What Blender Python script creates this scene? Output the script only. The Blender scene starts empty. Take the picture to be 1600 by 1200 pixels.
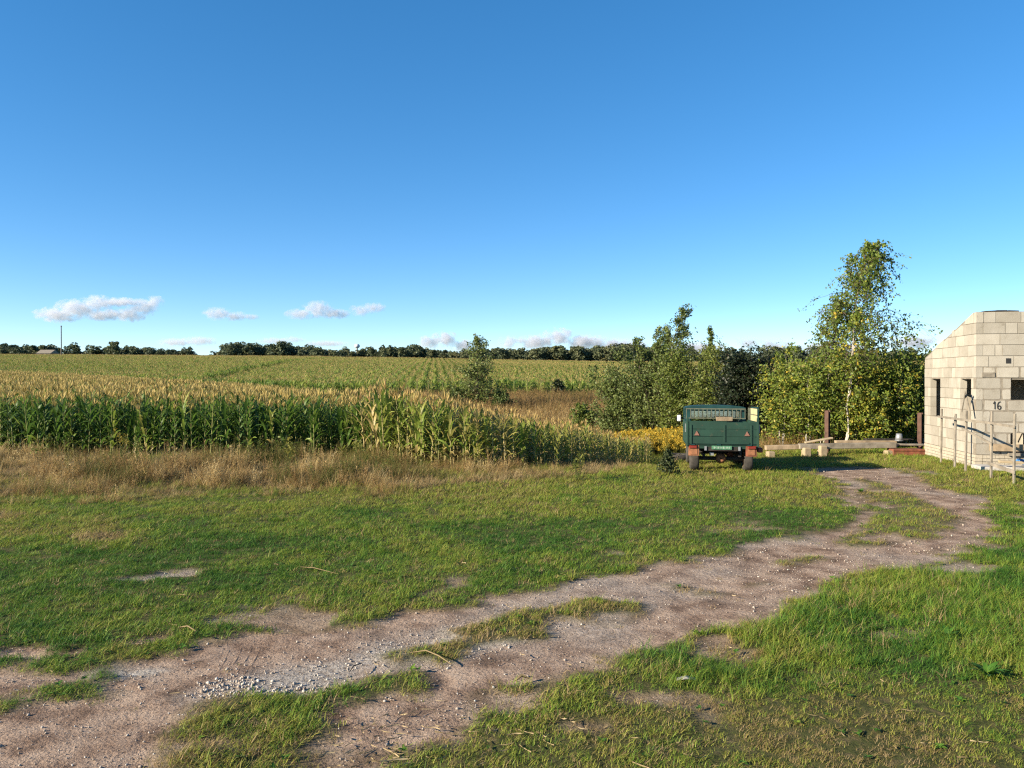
import bpy, bmesh, math, random
import numpy as np
from mathutils import Vector, Matrix, Euler

# ------------------------------------------------------------------ camera, sky, sun, exposure
S = bpy.context.scene
COL = S.collection
CAM_H = 2.75
FPX, CX, HY = 1200.0, 800.0, 590.0          # focal length, centre column and eye level of the 1600 px photograph
cd = bpy.data.cameras.new('camera'); cd.sensor_width = 36; cd.lens = 27.0; cd.clip_start = 0.1; cd.clip_end = 30000
cam = bpy.data.objects.new('camera', cd); COL.objects.link(cam)
cam.location = (0, 0, CAM_H); cam.rotation_euler = (math.radians(90 - 0.4775), 0, 0)
S.camera = cam
SUN_EL = math.radians(21.0)
SUN_TO = Vector((0.91, 0.41, 0)).normalized()     # the way the light travels over the ground
w = bpy.data.worlds.new('World'); S.world = w; w.use_nodes = True
wn = w.node_tree; wn.nodes.clear()
sky = wn.nodes.new('ShaderNodeTexSky'); sky.sky_type = 'NISHITA'; sky.sun_disc = False
sky.sun_elevation = SUN_EL; sky.sun_rotation = math.atan2(-SUN_TO.x, -SUN_TO.y)
sky.air_density = 0.6; sky.dust_density = 0.0; sky.ozone_density = 1.7; sky.altitude = 150
bg = wn.nodes.new('ShaderNodeBackground'); bg.inputs['Strength'].default_value = 0.118
wo = wn.nodes.new('ShaderNodeOutputWorld')
hsv = wn.nodes.new('ShaderNodeHueSaturation'); hsv.inputs['Saturation'].default_value = 1.5
gam = wn.nodes.new('ShaderNodeGamma'); gam.inputs[1].default_value = .75
wn.links.new(sky.outputs[0], gam.inputs[0]); wn.links.new(gam.outputs[0], hsv.inputs['Color']); wn.links.new(hsv.outputs[0], bg.inputs[0]); wn.links.new(bg.outputs[0], wo.inputs[0])
sl = bpy.data.lights.new('sun', 'SUN'); sl.energy = 5.0; sl.angle = math.radians(0.53); sl.color = (1.0, 0.87, 0.67)
sun = bpy.data.objects.new('sun', sl); COL.objects.link(sun)
sd_ = Vector((SUN_TO.x * math.cos(SUN_EL), SUN_TO.y * math.cos(SUN_EL), -math.sin(SUN_EL)))
sun.rotation_euler = sd_.to_track_quat('-Z', 'Y').to_euler(); sun.location = (-40, -15, 30)
S.view_settings.view_transform = 'Standard'; S.view_settings.look = 'None'
S.view_settings.exposure = 1.45; S.view_settings.gamma = 1.0; S.view_settings.use_curve_mapping = False
S.render.engine = 'CYCLES'
cy = S.cycles
cy.max_bounces = 6; cy.diffuse_bounces = 3; cy.glossy_bounces = 2; cy.transmission_bounces = 4
cy.transparent_max_bounces = 8; cy.volume_bounces = 3; cy.caustics_reflective = False; cy.caustics_refractive = False
cy.use_denoising = False; cy.use_adaptive_sampling = False; cy.filter_width = 1.25

RNG = np.random.default_rng(7)
random.seed(7)

# ------------------------------------------------------------------ numpy helpers
def _hash(ix, iy, seed):
    h = (ix.astype(np.int64) * 374761393 + iy.astype(np.int64) * 668265263 + seed * 2147483647) & 0x7fffffff
    h = ((h ^ (h >> 13)) * 1274126177) & 0x7fffffff
    return ((h ^ (h >> 16)) & 0xffff) / 65535.0
def vnoise(x, y, s, seed=0):
    x = np.asarray(x, float) / s; y = np.asarray(y, float) / s
    ix = np.floor(x); iy = np.floor(y); fx = x - ix; fy = y - iy
    fx = fx * fx * (3 - 2 * fx); fy = fy * fy * (3 - 2 * fy)
    a = _hash(ix, iy, seed); b = _hash(ix + 1, iy, seed); c = _hash(ix, iy + 1, seed); d = _hash(ix + 1, iy + 1, seed)
    return (a + (b - a) * fx) * (1 - fy) + (c + (d - c) * fx) * fy
def fbm(x, y, s, seed=0, o=3):
    v = 0; a = 1; t = 0
    for i in range(o):
        v = v + a * vnoise(x, y, s / 2 ** i, seed + 17 * i); t += a; a *= 0.55
    return v / t
def sstep(a, b, x):
    t = np.clip((x - a) / (b - a), 0, 1); return t * t * (3 - 2 * t)
def sdpoly(px, py, poly):
    """signed distance, positive inside"""
    px = np.asarray(px, float); py = np.asarray(py, float)
    P = np.array(poly, float); Q = np.roll(P, -1, 0)
    d = np.full(px.shape, 1e9); ins = np.zeros(px.shape, bool)
    for (ax, ay), (bx, by) in zip(P, Q):
        ex, ey = bx - ax, by - ay
        t = np.clip(((px - ax) * ex + (py - ay) * ey) / (ex * ex + ey * ey + 1e-12), 0, 1)
        d = np.minimum(d, np.hypot(px - ax - t * ex, py - ay - t * ey))
        c = (ay > py) != (by > py)
        xx = ax + (py - ay) * ex / (ey if abs(ey) > 1e-9 else 1e-9)
        ins ^= c & (px < xx)
    return np.where(ins, d, -d)
def flat(poly):      # photo pixels of marks on the level ground -> metres
    return [((x - CX) / FPX * (FPX * CAM_H / (y - HY)), FPX * CAM_H / (y - HY)) for x, y in poly]
def P(px, py, Y):
    return Vector(((px - CX) / FPX * Y, Y, CAM_H - (py - HY) / FPX * Y))

# ------------------------------------------------------------------ terrain
_cols = [(-1.3, [(26, 0), (60, .6), (105, 1.9), (150, 1.2), (220, 5.2), (300, 9.4), (420, 9.5), (700, 8)]),
         (-.667, [(26, 0), (60, .5), (100, 1.6), (140, 1.2), (220, 5.8), (300, 10.2), (420, 10.6), (700, 9)]),
         (-.44, [(26, 0), (45, .25), (60, .45), (85, 0), (110, .3), (200, 5.4), (300, 9.9), (420, 10.3), (700, 9)]),
         (-.217, [(26, 0), (31, 0), (45, -.6), (60, -.8), (85, -.1), (200, 4.9), (300, 9.0), (420, 9.6), (700, 9)]),
         (-.083, [(22, 0), (26, -.05), (32, -.35), (45, -1.0), (60, -1), (75, -.3), (95, .2), (200, 4.6), (300, 8.0), (420, 9), (700, 9)]),
         (.108, [(22, 0), (26, -.1), (36, -1.0), (45, -1.4), (60, -1.2), (80, -.1), (100, .4), (200, 4.2), (300, 6.9), (420, 8), (700, 8)]),
         (.217, [(22, 0), (25, -.1), (30, -.45), (40, -1.3), (46, -1.4), (60, -1), (100, .8), (300, 6.8), (420, 8), (700, 8)]),
         (.30, [(22, 0), (26, -.15), (30, -.22), (36, -.5), (46, -.7), (60, -.5), (100, 1.0), (300, 6.8), (420, 8), (700, 8)]),
         (.44, [(22, 0), (26, -.15), (29, -.2), (36, -.25), (60, 0), (100, 1.2), (300, 7.2), (420, 8), (700, 8)]),
         (.667, [(20, 0.05), (26, -.1), (36, -.1), (60, .3), (100, 1.4), (300, 7.5), (420, 8), (700, 8)]),
         (1.3, [(20, .1), (36, .1), (100, 1.5), (300, 7.5), (700, 8)])]
_us = np.linspace(-1.3, 1.3, 105); _ls = np.linspace(math.log(8), math.log(700), 260)
_cu = np.array([c[0] for c in _cols])
_tab = np.array([np.interp(np.exp(_ls), [p[0] for p in c[1]], [p[1] for p in c[1]]) for c in _cols])
_T = np.array([np.interp(_us, _cu, _tab[:, j]) for j in range(len(_ls))]).T
for _ in range(14):
    Pd = np.pad(_T, 1, mode='edge')
    _T = (Pd[:-2, 1:-1] + Pd[2:, 1:-1] + Pd[1:-1, :-2] + Pd[1:-1, 2:] + 2 * _T) / 6

ROAD = flat([(1255, 727), (1300, 745), (1335, 770), (1345, 795), (1300, 825), (1230, 845), (1130, 865), (1040, 880), (960, 893), (850, 910),
             (740, 930), (640, 950), (540, 965), (450, 985), (330, 1000), (200, 1030), (100, 1050), (0, 1035), (-150, 1040), (-400, 1060),
             (-400, 1500), (230, 1500), (450, 1500), (470, 1200), (500, 1180), (600, 1165), (700, 1150), (740, 1130), (700, 1110), (740, 1090), (850, 1075),
             (880, 1050), (960, 1040), (1010, 1010), (1100, 985), (1210, 970), (1265, 935), (1330, 910), (1440, 885), (1525, 850), (1550, 815), (1540, 795),
             (1510, 775), (1450, 750), (1395, 727)])
ISL = [flat(p) for p in (
    [(1340, 745), (1400, 760), (1450, 785), (1500, 800), (1490, 830), (1420, 850), (1340, 855), (1310, 840), (1360, 805), (1350, 775)],
    [(700, 985), (760, 960), (820, 945), (900, 935), (1000, 938), (1010, 955), (960, 975), (880, 975), (850, 990), (800, 1000), (740, 1000)],
    [(570, 1022), (640, 1000), (740, 1000), (720, 1020), (700, 1040), (650, 1032), (600, 1030)],
    [(430, 1098), (500, 1075), (560, 1060), (640, 1045), (675, 1055), (660, 1075), (600, 1092), (520, 1102), (450, 1108)],
    [(225, 1200), (260, 1150), (330, 1108), (380, 1098), (470, 1110), (500, 1140), (490, 1180), (460, 1210), (420, 1500), (200, 1500)],
    [(0, 1085), (60, 1070), (140, 1065), (150, 1080), (90, 1095), (20, 1110), (-100, 1125), (-100, 1090)],
    [(75, 1048), (110, 1022), (200, 1008), (285, 1005), (250, 1022), (150, 1042)],
    [(1040, 908), (1130, 917), (1200, 907), (1130, 930), (1080, 935)],
    [(1180, 868), (1260, 862), (1310, 868), (1240, 885), (1180, 884)])]
BARE = [flat(p) for p in (
    [(180, 908), (250, 892), (330, 886), (320, 900), (220, 914)],
    [(-60, 1035), (0, 1008), (100, 1003), (70, 1030)],
    [(150, 1008), (250, 992), (270, 1000), (170, 1014)],
    [(90, 952), (140, 943), (150, 950), (100, 958)])]
GREY = flat([(290, 1085), (330, 1058), (400, 1045), (470, 1030), (560, 1000), (660, 985), (760, 972), (830, 1000), (700, 1050), (640, 1040), (560, 1062), (480, 1088), (400, 1099), (320, 1097)])
CHALK = flat([(120, 1060), (160, 1042), (250, 1036), (290, 1042), (230, 1060), (150, 1066)])
LUSH = flat([(1000, 1010), (1150, 965), (1300, 915), (1450, 888), (1600, 855), (1900, 840), (1900, 1072), (1500, 1066), (1350, 1050), (1150, 1078), (1000, 1065)])
MOWN = flat([(560, 1190), (760, 1120), (1100, 1085), (1400, 1062), (1900, 1070), (2200, 1600), (500, 1600)])
WEED = flat([(-500, 805), (-200, 800), (0, 788), (140, 792), (300, 778), (480, 774), (600, 780), (690, 760), (800, 754), (930, 744), (975, 732), (1000, 722), (985, 712), (870, 712), (700, 708), (-500, 705)])
RUST = flat([(-300, 850), (-100, 845), (60, 850), (160, 845), (260, 820), (200, 805), (0, 805), (-300, 810)])

def soil_mask(x, y):
    n1 = fbm(x, y, .55, 3) - .5; n2 = fbm(x, y, 2.2, 9) - .5
    wob = n1 * .8 + n2 * .55
    m = sstep(-.22, .22, sdpoly(x, y, ROAD) + wob)
    for i, p in enumerate(ISL):
        m = m * (1 - sstep(-.14, .2, sdpoly(x, y, p) + wob * .7 - (.06 if i >= 7 else 0)) * (.8 if i in (0, 7, 8) else 1))
    for p in BARE:
        m = np.maximum(m, sstep(-.03, .1, sdpoly(x, y, p) + wob * .6))
    # worn spots in the turf along the track
    worn = sstep(.63, .74, fbm(x, y, 1.1, 41)) * sstep(-2.2, -.2, sdpoly(x, y, ROAD)) * .8
    return np.clip(np.maximum(m, worn), 0, 1)
def gz(x, y, fine=True):
    x = np.asarray(x, float); y = np.asarray(y, float)
    yy = np.clip(y, 8.01, 699); u = np.clip(x / yy, -1.299, 1.299)
    fi = (u + 1.3) / 2.6 * (len(_us) - 1); fj = (np.log(yy) - _ls[0]) / (_ls[-1] - _ls[0]) * (len(_ls) - 1)
    i = np.clip(fi.astype(int), 0, len(_us) - 2); j = np.clip(fj.astype(int), 0, len(_ls) - 2)
    a = fi - i; b = fj - j
    z = _T[i, j] * (1 - a) * (1 - b) + _T[i + 1, j] * a * (1 - b) + _T[i, j + 1] * (1 - a) * b + _T[i + 1, j + 1] * a * b
    z = z + (fbm(x, y, 7, 5) - .5) * .10 * np.clip(1.2 - y / 60, 0, 1) + (fbm(x, y, 60, 15) - .5) * 1.2 * sstep(90, 250, y)
    if fine:
        z = z + (fbm(x, y, .9, 23) - .5) * .06 * (y < 45)
    return z
def gzs(x, y): return float(gz(np.array([x]), np.array([y]))[0])
def ground_at(px, py):
    """metres of a ground point seen at a photo pixel"""
    Y = 20.0
    for _ in range(60):
        z = gzs((px - CX) / FPX * Y, Y); Yn = FPX * (CAM_H - z) / (py - HY); Y = .5 * Y + .5 * Yn
    return (px - CX) / FPX * Y, Y

# ------------------------------------------------------------------ materials
def nodes(name):
    m = bpy.data.materials.new(name); m.use_nodes = True; t = m.node_tree; t.nodes.clear()
    o = t.nodes.new('ShaderNodeOutputMaterial'); return m, t, o
def N(t, kind, **kw):
    n = t.nodes.new(kind)
    for k, v in kw.items():
        if k.startswith('_'): setattr(n, k[1:], v)
        else: n.inputs[k.replace('_', ' ')].default_value = v
    return n
def ramp(t, stops, fac):
    r = t.nodes.new('ShaderNodeValToRGB'); e = r.color_ramp.elements
    while len(e) < len(stops): e.new(.5)
    for i, (p, c) in enumerate(stops): e[i].position = p; e[i].color = (*c, 1)
    if fac is not None: t.links.new(fac, r.inputs[0])
    return r
def noise(t, scale, detail=4, coord='Object', rough=.55):
    tc = t.nodes.new('ShaderNodeTexCoord'); n = t.nodes.new('ShaderNodeTexNoise')
    n.inputs['Scale'].default_value = scale; n.inputs['Detail'].default_value = detail; n.inputs['Roughness'].default_value = rough
    t.links.new(tc.outputs[coord], n.inputs['Vector']); return n
def plain(name, c, rough=.7, var=.25, scale=6, metal=0, bump=0, c2=None, spec=.35):
    m, t, o = nodes(name)
    p = N(t, 'ShaderNodeBsdfPrincipled', Roughness=rough, Metallic=metal); p.inputs['Specular IOR Level'].default_value = spec
    n = noise(t, scale)
    a = tuple(x * (1 - var) for x in c); b = c2 if c2 else tuple(min(1, x * (1 + var)) for x in c)
    r = ramp(t, [(.3, a), (.7, b)], n.outputs[0]); t.links.new(r.outputs[0], p.inputs['Base Color'])
    if bump:
        n2 = noise(t, scale * 6, 5); bp = N(t, 'ShaderNodeBump', Strength=bump, Distance=.01)
        t.links.new(n2.outputs[0], bp.inputs['Height']); t.links.new(bp.outputs[0], p.inputs['Normal'])
    t.links.new(p.outputs[0], o.inputs[0]); return m
def leafmat(name, stops, trans=.3, rough=.55, k=.5, spec=.3):
    """colour from the instance's tint plus the mesh's own per-face v"""
    m, t, o = nodes(name)
    a = N(t, 'ShaderNodeAttribute', _attribute_type='INSTANCER', _attribute_name='tint')
    b = N(t, 'ShaderNodeAttribute', _attribute_type='GEOMETRY', _attribute_name='v')
    mm = N(t, 'ShaderNodeMath', _operation='MULTIPLY_ADD'); mm.inputs[1].default_value = k
    t.links.new(b.outputs['Fac'], mm.inputs[0]); t.links.new(a.outputs['Fac'], mm.inputs[2])
    r = ramp(t, stops, mm.outputs[0])
    p = N(t, 'ShaderNodeBsdfPrincipled', Roughness=rough); p.inputs['Specular IOR Level'].default_value = spec
    tr = t.nodes.new('ShaderNodeBsdfTranslucent'); mx = N(t, 'ShaderNodeMixShader', Fac=trans)
    t.links.new(r.outputs[0], p.inputs['Base Color']); t.links.new(r.outputs[0], tr.inputs['Color'])
    t.links.new(p.outputs[0], mx.inputs[1]); t.links.new(tr.outputs[0], mx.inputs[2]); t.links.new(mx.outputs[0], o.inputs[0])
    return m
def earth_mat(name, turf_on):
    m, t, o = nodes(name)
    p = N(t, 'ShaderNodeBsdfPrincipled', Roughness=.95); p.inputs['Specular IOR Level'].default_value = .1
    n1 = noise(t, 2.6, 7); n2 = noise(t, 9, 6); n3 = noise(t, 40, 4, rough=.7); n4 = noise(t, 14, 5, rough=.7)
    g = N(t, 'ShaderNodeAttribute', _attribute_type='GEOMETRY', _attribute_name='grey')
    soil = ramp(t, [(.30, (.125, .082, .058)), (.43, (.24, .165, .12)), (.56, (.35, .255, .19)), (.68, (.41, .31, .235)), (.82, (.30, .22, .165))], n1.outputs[0])
    grit = ramp(t, [(.3, (.20, .165, .135)), (.5, (.38, .345, .30)), (.7, (.52, .48, .43))], n4.outputs[0])
    mx = N(t, 'ShaderNodeMixRGB'); t.links.new(g.outputs['Fac'], mx.inputs[0]); t.links.new(soil.outputs[0], mx.inputs[1]); t.links.new(grit.outputs[0], mx.inputs[2])
    sp = ramp(t, [(.34, (.38, .35, .33)), (.48, (.92, .92, .92)), (.66, (1.0, 1.0, 1.0)), (.78, (1.3, 1.26, 1.2))], n3.outputs[0])
    mu = N(t, 'ShaderNodeMixRGB', _blend_type='MULTIPLY', Fac=1.0); t.links.new(mx.outputs[0], mu.inputs[1]); t.links.new(sp.outputs[0], mu.inputs[2]); col = mu.outputs[0]
    if turf_on:
        att = N(t, 'ShaderNodeAttribute', _attribute_type='GEOMETRY', _attribute_name='soil')
        turf = ramp(t, [(.3, (.035, .042, .014)), (.5, (.065, .070, .022)), (.7, (.12, .095, .045))], n2.outputs[0])
        mt = N(t, 'ShaderNodeMixRGB'); t.links.new(att.outputs['Fac'], mt.inputs[0]); t.links.new(turf.outputs[0], mt.inputs[1]); t.links.new(col, mt.inputs[2]); col = mt.outputs[0]
    t.links.new(col, p.inputs['Base Color'])
    bp = N(t, 'ShaderNodeBump', Strength=.9, Distance=.022); t.links.new(n3.outputs[0], bp.inputs['Height'])
    bp2 = N(t, 'ShaderNodeBump', Strength=.7, Distance=.05); t.links.new(n4.outputs[0], bp2.inputs['Height']); t.links.new(bp.outputs[0], bp2.inputs['Normal'])
    t.links.new(bp2.outputs[0], p.inputs['Normal']); t.links.new(p.outputs[0], o.inputs[0]); return m

M = {}
M['ground'] = earth_mat('ground', True); M['track'] = earth_mat('dirt_track', False)
M['grass'] = leafmat('grass', [(0, (.028, .090, .012)), (.25, (.062, .155, .018)), (.45, (.165, .255, .028)), (.62, (.29, .305, .048)), (.8, (.25, .175, .07)), (1, (.38, .28, .14))], .4, .6, .35)
M['corn_leaf'] = leafmat('corn_leaf', [(0, (.035, .080, .018)), (.3, (.085, .155, .026)), (.55, (.20, .26, .045)), (.78, (.32, .28, .08)), (1, (.45, .34, .15))], .42, .45, .55)
M['corn_stalk'] = leafmat('corn_stalk', [(0, (.14, .17, .05)), (.5, (.24, .22, .08)), (1, (.38, .30, .14))], .0, .6, .5)
M['tassel'] = leafmat('tassel', [(0, (.33, .26, .085)), (.5, (.40, .30, .10)), (1, (.42, .28, .12))], .25, .7, .5)
M['weed'] = leafmat('weed', [(0, (.060, .095, .018)), (.22, (.13, .145, .03)), (.40, (.20, .14, .05)), (.55, (.28, .17, .07)), (.78, (.42, .30, .12)), (1, (.54, .43, .22))], .3, .75, .4)
M['goldenrod'] = leafmat('goldenrod', [(0, (.07, .10, .02)), (.35, (.20, .18, .03)), (.55, (.50, .33, .03)), (1, (.62, .44, .05))], .3, .7, .5)
M['birch_leaf'] = leafmat('birch_leaf', [(0, (.060, .100, .016)), (.5, (.140, .190, .028)), (.8, (.235, .255, .038)), (.92, (.38, .29, .035)), (1, (.46, .31, .04))], .35, .5, 1)
M['shrub_leaf'] = leafmat('shrub_leaf', [(0, (.045, .072, .014)), (.5, (.100, .135, .024)), (1, (.18, .195, .04))], .3, .5, 1)
M['willow_leaf'] = leafmat('willow_leaf', [(0, (.055, .085, .024)), (.5, (.115, .150, .038)), (1, (.19, .21, .06))], .3, .5, 1)
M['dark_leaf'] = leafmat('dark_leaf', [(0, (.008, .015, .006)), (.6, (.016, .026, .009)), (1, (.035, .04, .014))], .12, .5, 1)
M['forest_leaf'] = leafmat('forest_leaf', [(0, (.045, .066, .045)), (.4, (.078, .100, .050)), (.75, (.130, .135, .060)), (1, (.18, .155, .065))], .2, .6, .45)
M['spruce_leaf'] = leafmat('spruce_leaf', [(0, (.02, .035, .012)), (1, (.06, .075, .025))], .15, .6, 1)
M['bark'] = plain('bark', (.10, .075, .05), .9, .4, 8, bump=.4)
M['birch_bark'] = plain('birch_bark', (.38, .345, .29), .8, .35, 5)
m, t, o = nodes('aerated_block'); p = N(t, 'ShaderNodeBsdfPrincipled', Roughness=.95); p.inputs['Specular IOR Level'].default_value = .1
oi = t.nodes.new('ShaderNodeObjectInfo'); n1 = noise(t, 3, 6, rough=.65); n2 = noise(t, 30, 5, rough=.7)
r1 = ramp(t, [(.25, (.205, .18, .145)), (.40, (.305, .28, .235)), (.7, (.352, .326, .28))], n1.outputs[0]); r2 = ramp(t, [(0, (.80, .79, .77)), (.5, (.97, .97, .97)), (1, (1.08, 1.07, 1.05))], oi.outputs['Random'])
mu = N(t, 'ShaderNodeMixRGB', _blend_type='MULTIPLY', Fac=1.0); t.links.new(r1.outputs[0], mu.inputs[1]); t.links.new(r2.outputs[0], mu.inputs[2]); t.links.new(mu.outputs[0], p.inputs['Base Color'])
bp = N(t, 'ShaderNodeBump', Strength=.6, Distance=.012); t.links.new(n2.outputs[0], bp.inputs['Height']); t.links.new(bp.outputs[0], p.inputs['Normal']); t.links.new(p.outputs[0], o.inputs[0]); M['block'] = m
M['mortar'] = plain('mortar', (.19, .165, .13), .95, .25, 9, bump=.4)
M['plinth'] = plain('plinth_brick', (.34, .30, .235), .95, .2, 8, bump=.4)
M['paint_black'] = plain('number_paint_and_hole_shade', (.02, .02, .02), .8, .2)
M['old_wood'] = plain('old_wood', (.26, .195, .125), .85, .35, 4, bump=.4)
M['grey_wood'] = plain('grey_wood', (.19, .165, .13), .9, .35, 4, bump=.4)
M['pale_wood'] = plain('pale_wood', (.30, .235, .15), .8, .2, 5, bump=.3)
M['rust'] = plain('rust', (.16, .055, .03), .9, .5, 5, bump=.4)
M['rust_post'] = plain('rust_post', (.075, .040, .028), .85, .4, 5, bump=.3)
M['concrete'] = plain('concrete', (.38, .36, .33), .9, .2, 5, bump=.3)
M['dark_room'] = plain('interior_block', (.30, .27, .22), .95, .2, 4)
M['blue'] = plain('blue_paint', (.05, .16, .34), .5, .3, 4)
M['zinc'] = plain('zinc', (.26, .27, .28), .5, .2, 9, metal=.5)
M['stone'] = leafmat('stone', [(0, (.12, .09, .07)), (.4, (.27, .215, .17)), (.7, (.38, .35, .31)), (1, (.5, .48, .45))], 0, .9, .3)
M['straw'] = leafmat('straw', [(0, (.17, .125, .06)), (.6, (.27, .205, .11)), (1, (.38, .30, .18))], .1, .8, .3)
M['truck_green'] = plain('truck_green_paint', (.006, .034, .027), .6, .4, 3.5, bump=.12, c2=(.013, .052, .040))
def worn_paint(name, c, dirt, rough):
    m, t, o = nodes(name); p = N(t, 'ShaderNodeBsdfPrincipled', Roughness=rough); p.inputs['Specular IOR Level'].default_value = .3
    n1 = noise(t, 1.6, 6, rough=.65); n2 = noise(t, 7, 6, rough=.7)
    b_ = ramp(t, [(.3, tuple(x * .7 for x in c)), (.5, c), (.72, tuple(x * 1.45 for x in c))], n1.outputs[0]); k_ = ramp(t, [(.60, (0, 0, 0)), (.74, (.8, .8, .8))], n2.outputs[0])
    mx = N(t, 'ShaderNodeMixRGB'); mx.inputs[2].default_value = (*dirt, 1); t.links.new(k_.outputs[0], mx.inputs[0]); t.links.new(b_.outputs[0], mx.inputs[1]); t.links.new(mx.outputs[0], p.inputs['Base Color'])
    bp = N(t, 'ShaderNodeBump', Strength=.2, Distance=.01); t.links.new(n2.outputs[0], bp.inputs['Height']); t.links.new(bp.outputs[0], p.inputs['Normal']); t.links.new(p.outputs[0], o.inputs[0]); return m
M['truck_green'] = worn_paint('truck_green_paint_worn', (.010, .036, .024), (.055, .05, .032), .65)
M['truck_cab'] = plain('truck_cab_paint', (.007, .034, .034), .42, .25, 3, c2=(.011, .046, .044))
M['orange'] = plain('orange_primer', (.21, .090, .042), .8, .4, 9, bump=.3)
M['red_lamp'] = plain('red_lamp', (.16, .022, .014), .3, .2, 9)
M['tyre'] = plain('tyre_rubber', (.045, .040, .035), .9, .4, 9, bump=.4)
M['metal_dark'] = plain('dark_metal', (.028, .022, .018), .8, .5, 8, bump=.2)
M['mirror'] = plain('mirror_back', (.50, .52, .55), .25, .05, 5)
M['reflector'] = plain('reflector', (.18, .09, .065), .5, .3, 20)
M['plate'] = plain('number_plate', (.055, .15, .085), .6, .3, 20)
M['plate_mark'] = plain('plate_marks', (.26, .32, .26), .6, .2, 20)
M['rail'] = plain('rack_metal', (.085, .09, .06), .7, .4, 8)
M['beige'] = plain('beige_board', (.36, .32, .17), .8, .15, 8, bump=.2)
m, t, o = nodes('glass'); g = N(t, 'ShaderNodeBsdfGlossy', Roughness=.06); tr = t.nodes.new('ShaderNodeBsdfTransparent')
tr.inputs[0].default_value = (.82, .87, .88, 1)
mx = N(t, 'ShaderNodeMixShader', Fac=.12); t.links.new(tr.outputs[0], mx.inputs[1]); t.links.new(g.outputs[0], mx.inputs[2]); t.links.new(mx.outputs[0], o.inputs[0]); M['glass'] = m

# ------------------------------------------------------------------ object helpers
def link(name, mesh, parent=None, mat=None):
    o = bpy.data.objects.new(name, mesh); COL.objects.link(o)
    if mat is not None and not mesh.materials: mesh.materials.append(M[mat] if isinstance(mat, str) else mat)
    if parent is not None: o.parent = parent
    return o
def tag(o, label=None, cat=None, group=None, kind=None):
    if label: o['label'] = label
    if cat: o['category'] = cat
    if group: o['group'] = group
    if kind or cat: o['kind'] = kind or 'thing'
    return o
def thing(name, label, cat, loc, rz=0, group=None):
    o = bpy.data.objects.new(name, None); COL.objects.link(o); o.empty_display_size = .2
    o.location = loc; o.rotation_euler = (0, 0, rz); return tag(o, label, cat, group)
def np_mesh(name, V, F, v=None, smooth=False):
    """F: list of arrays (n,k) of faces"""
    me = bpy.data.meshes.new(name)
    V = np.asarray(V, np.float32); Fs = [np.asarray(f, np.int32) for f in (F if isinstance(F, list) else [F]) if len(f)]
    me.vertices.add(len(V)); me.vertices.foreach_set('co', V.ravel())
    nl = sum(f.size for f in Fs); npoly = sum(len(f) for f in Fs)
    me.loops.add(nl); me.polygons.add(npoly)
    me.loops.foreach_set('vertex_index', np.concatenate([f.ravel() for f in Fs]))
    st = []; s = 0
    for f in Fs:
        k = f.shape[1]; st.append(s + np.arange(len(f)) * k); s += f.size
    me.polygons.foreach_set('loop_start', np.concatenate(st).astype(np.int32))
    if v is not None:
        a = me.attributes.new('v', 'FLOAT', 'FACE'); a.data.foreach_set('value', np.asarray(v, np.float32))
    me.update(calc_edges=True)
    if smooth: me.polygons.foreach_set('use_smooth', np.ones(npoly, bool))
    return me
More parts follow.
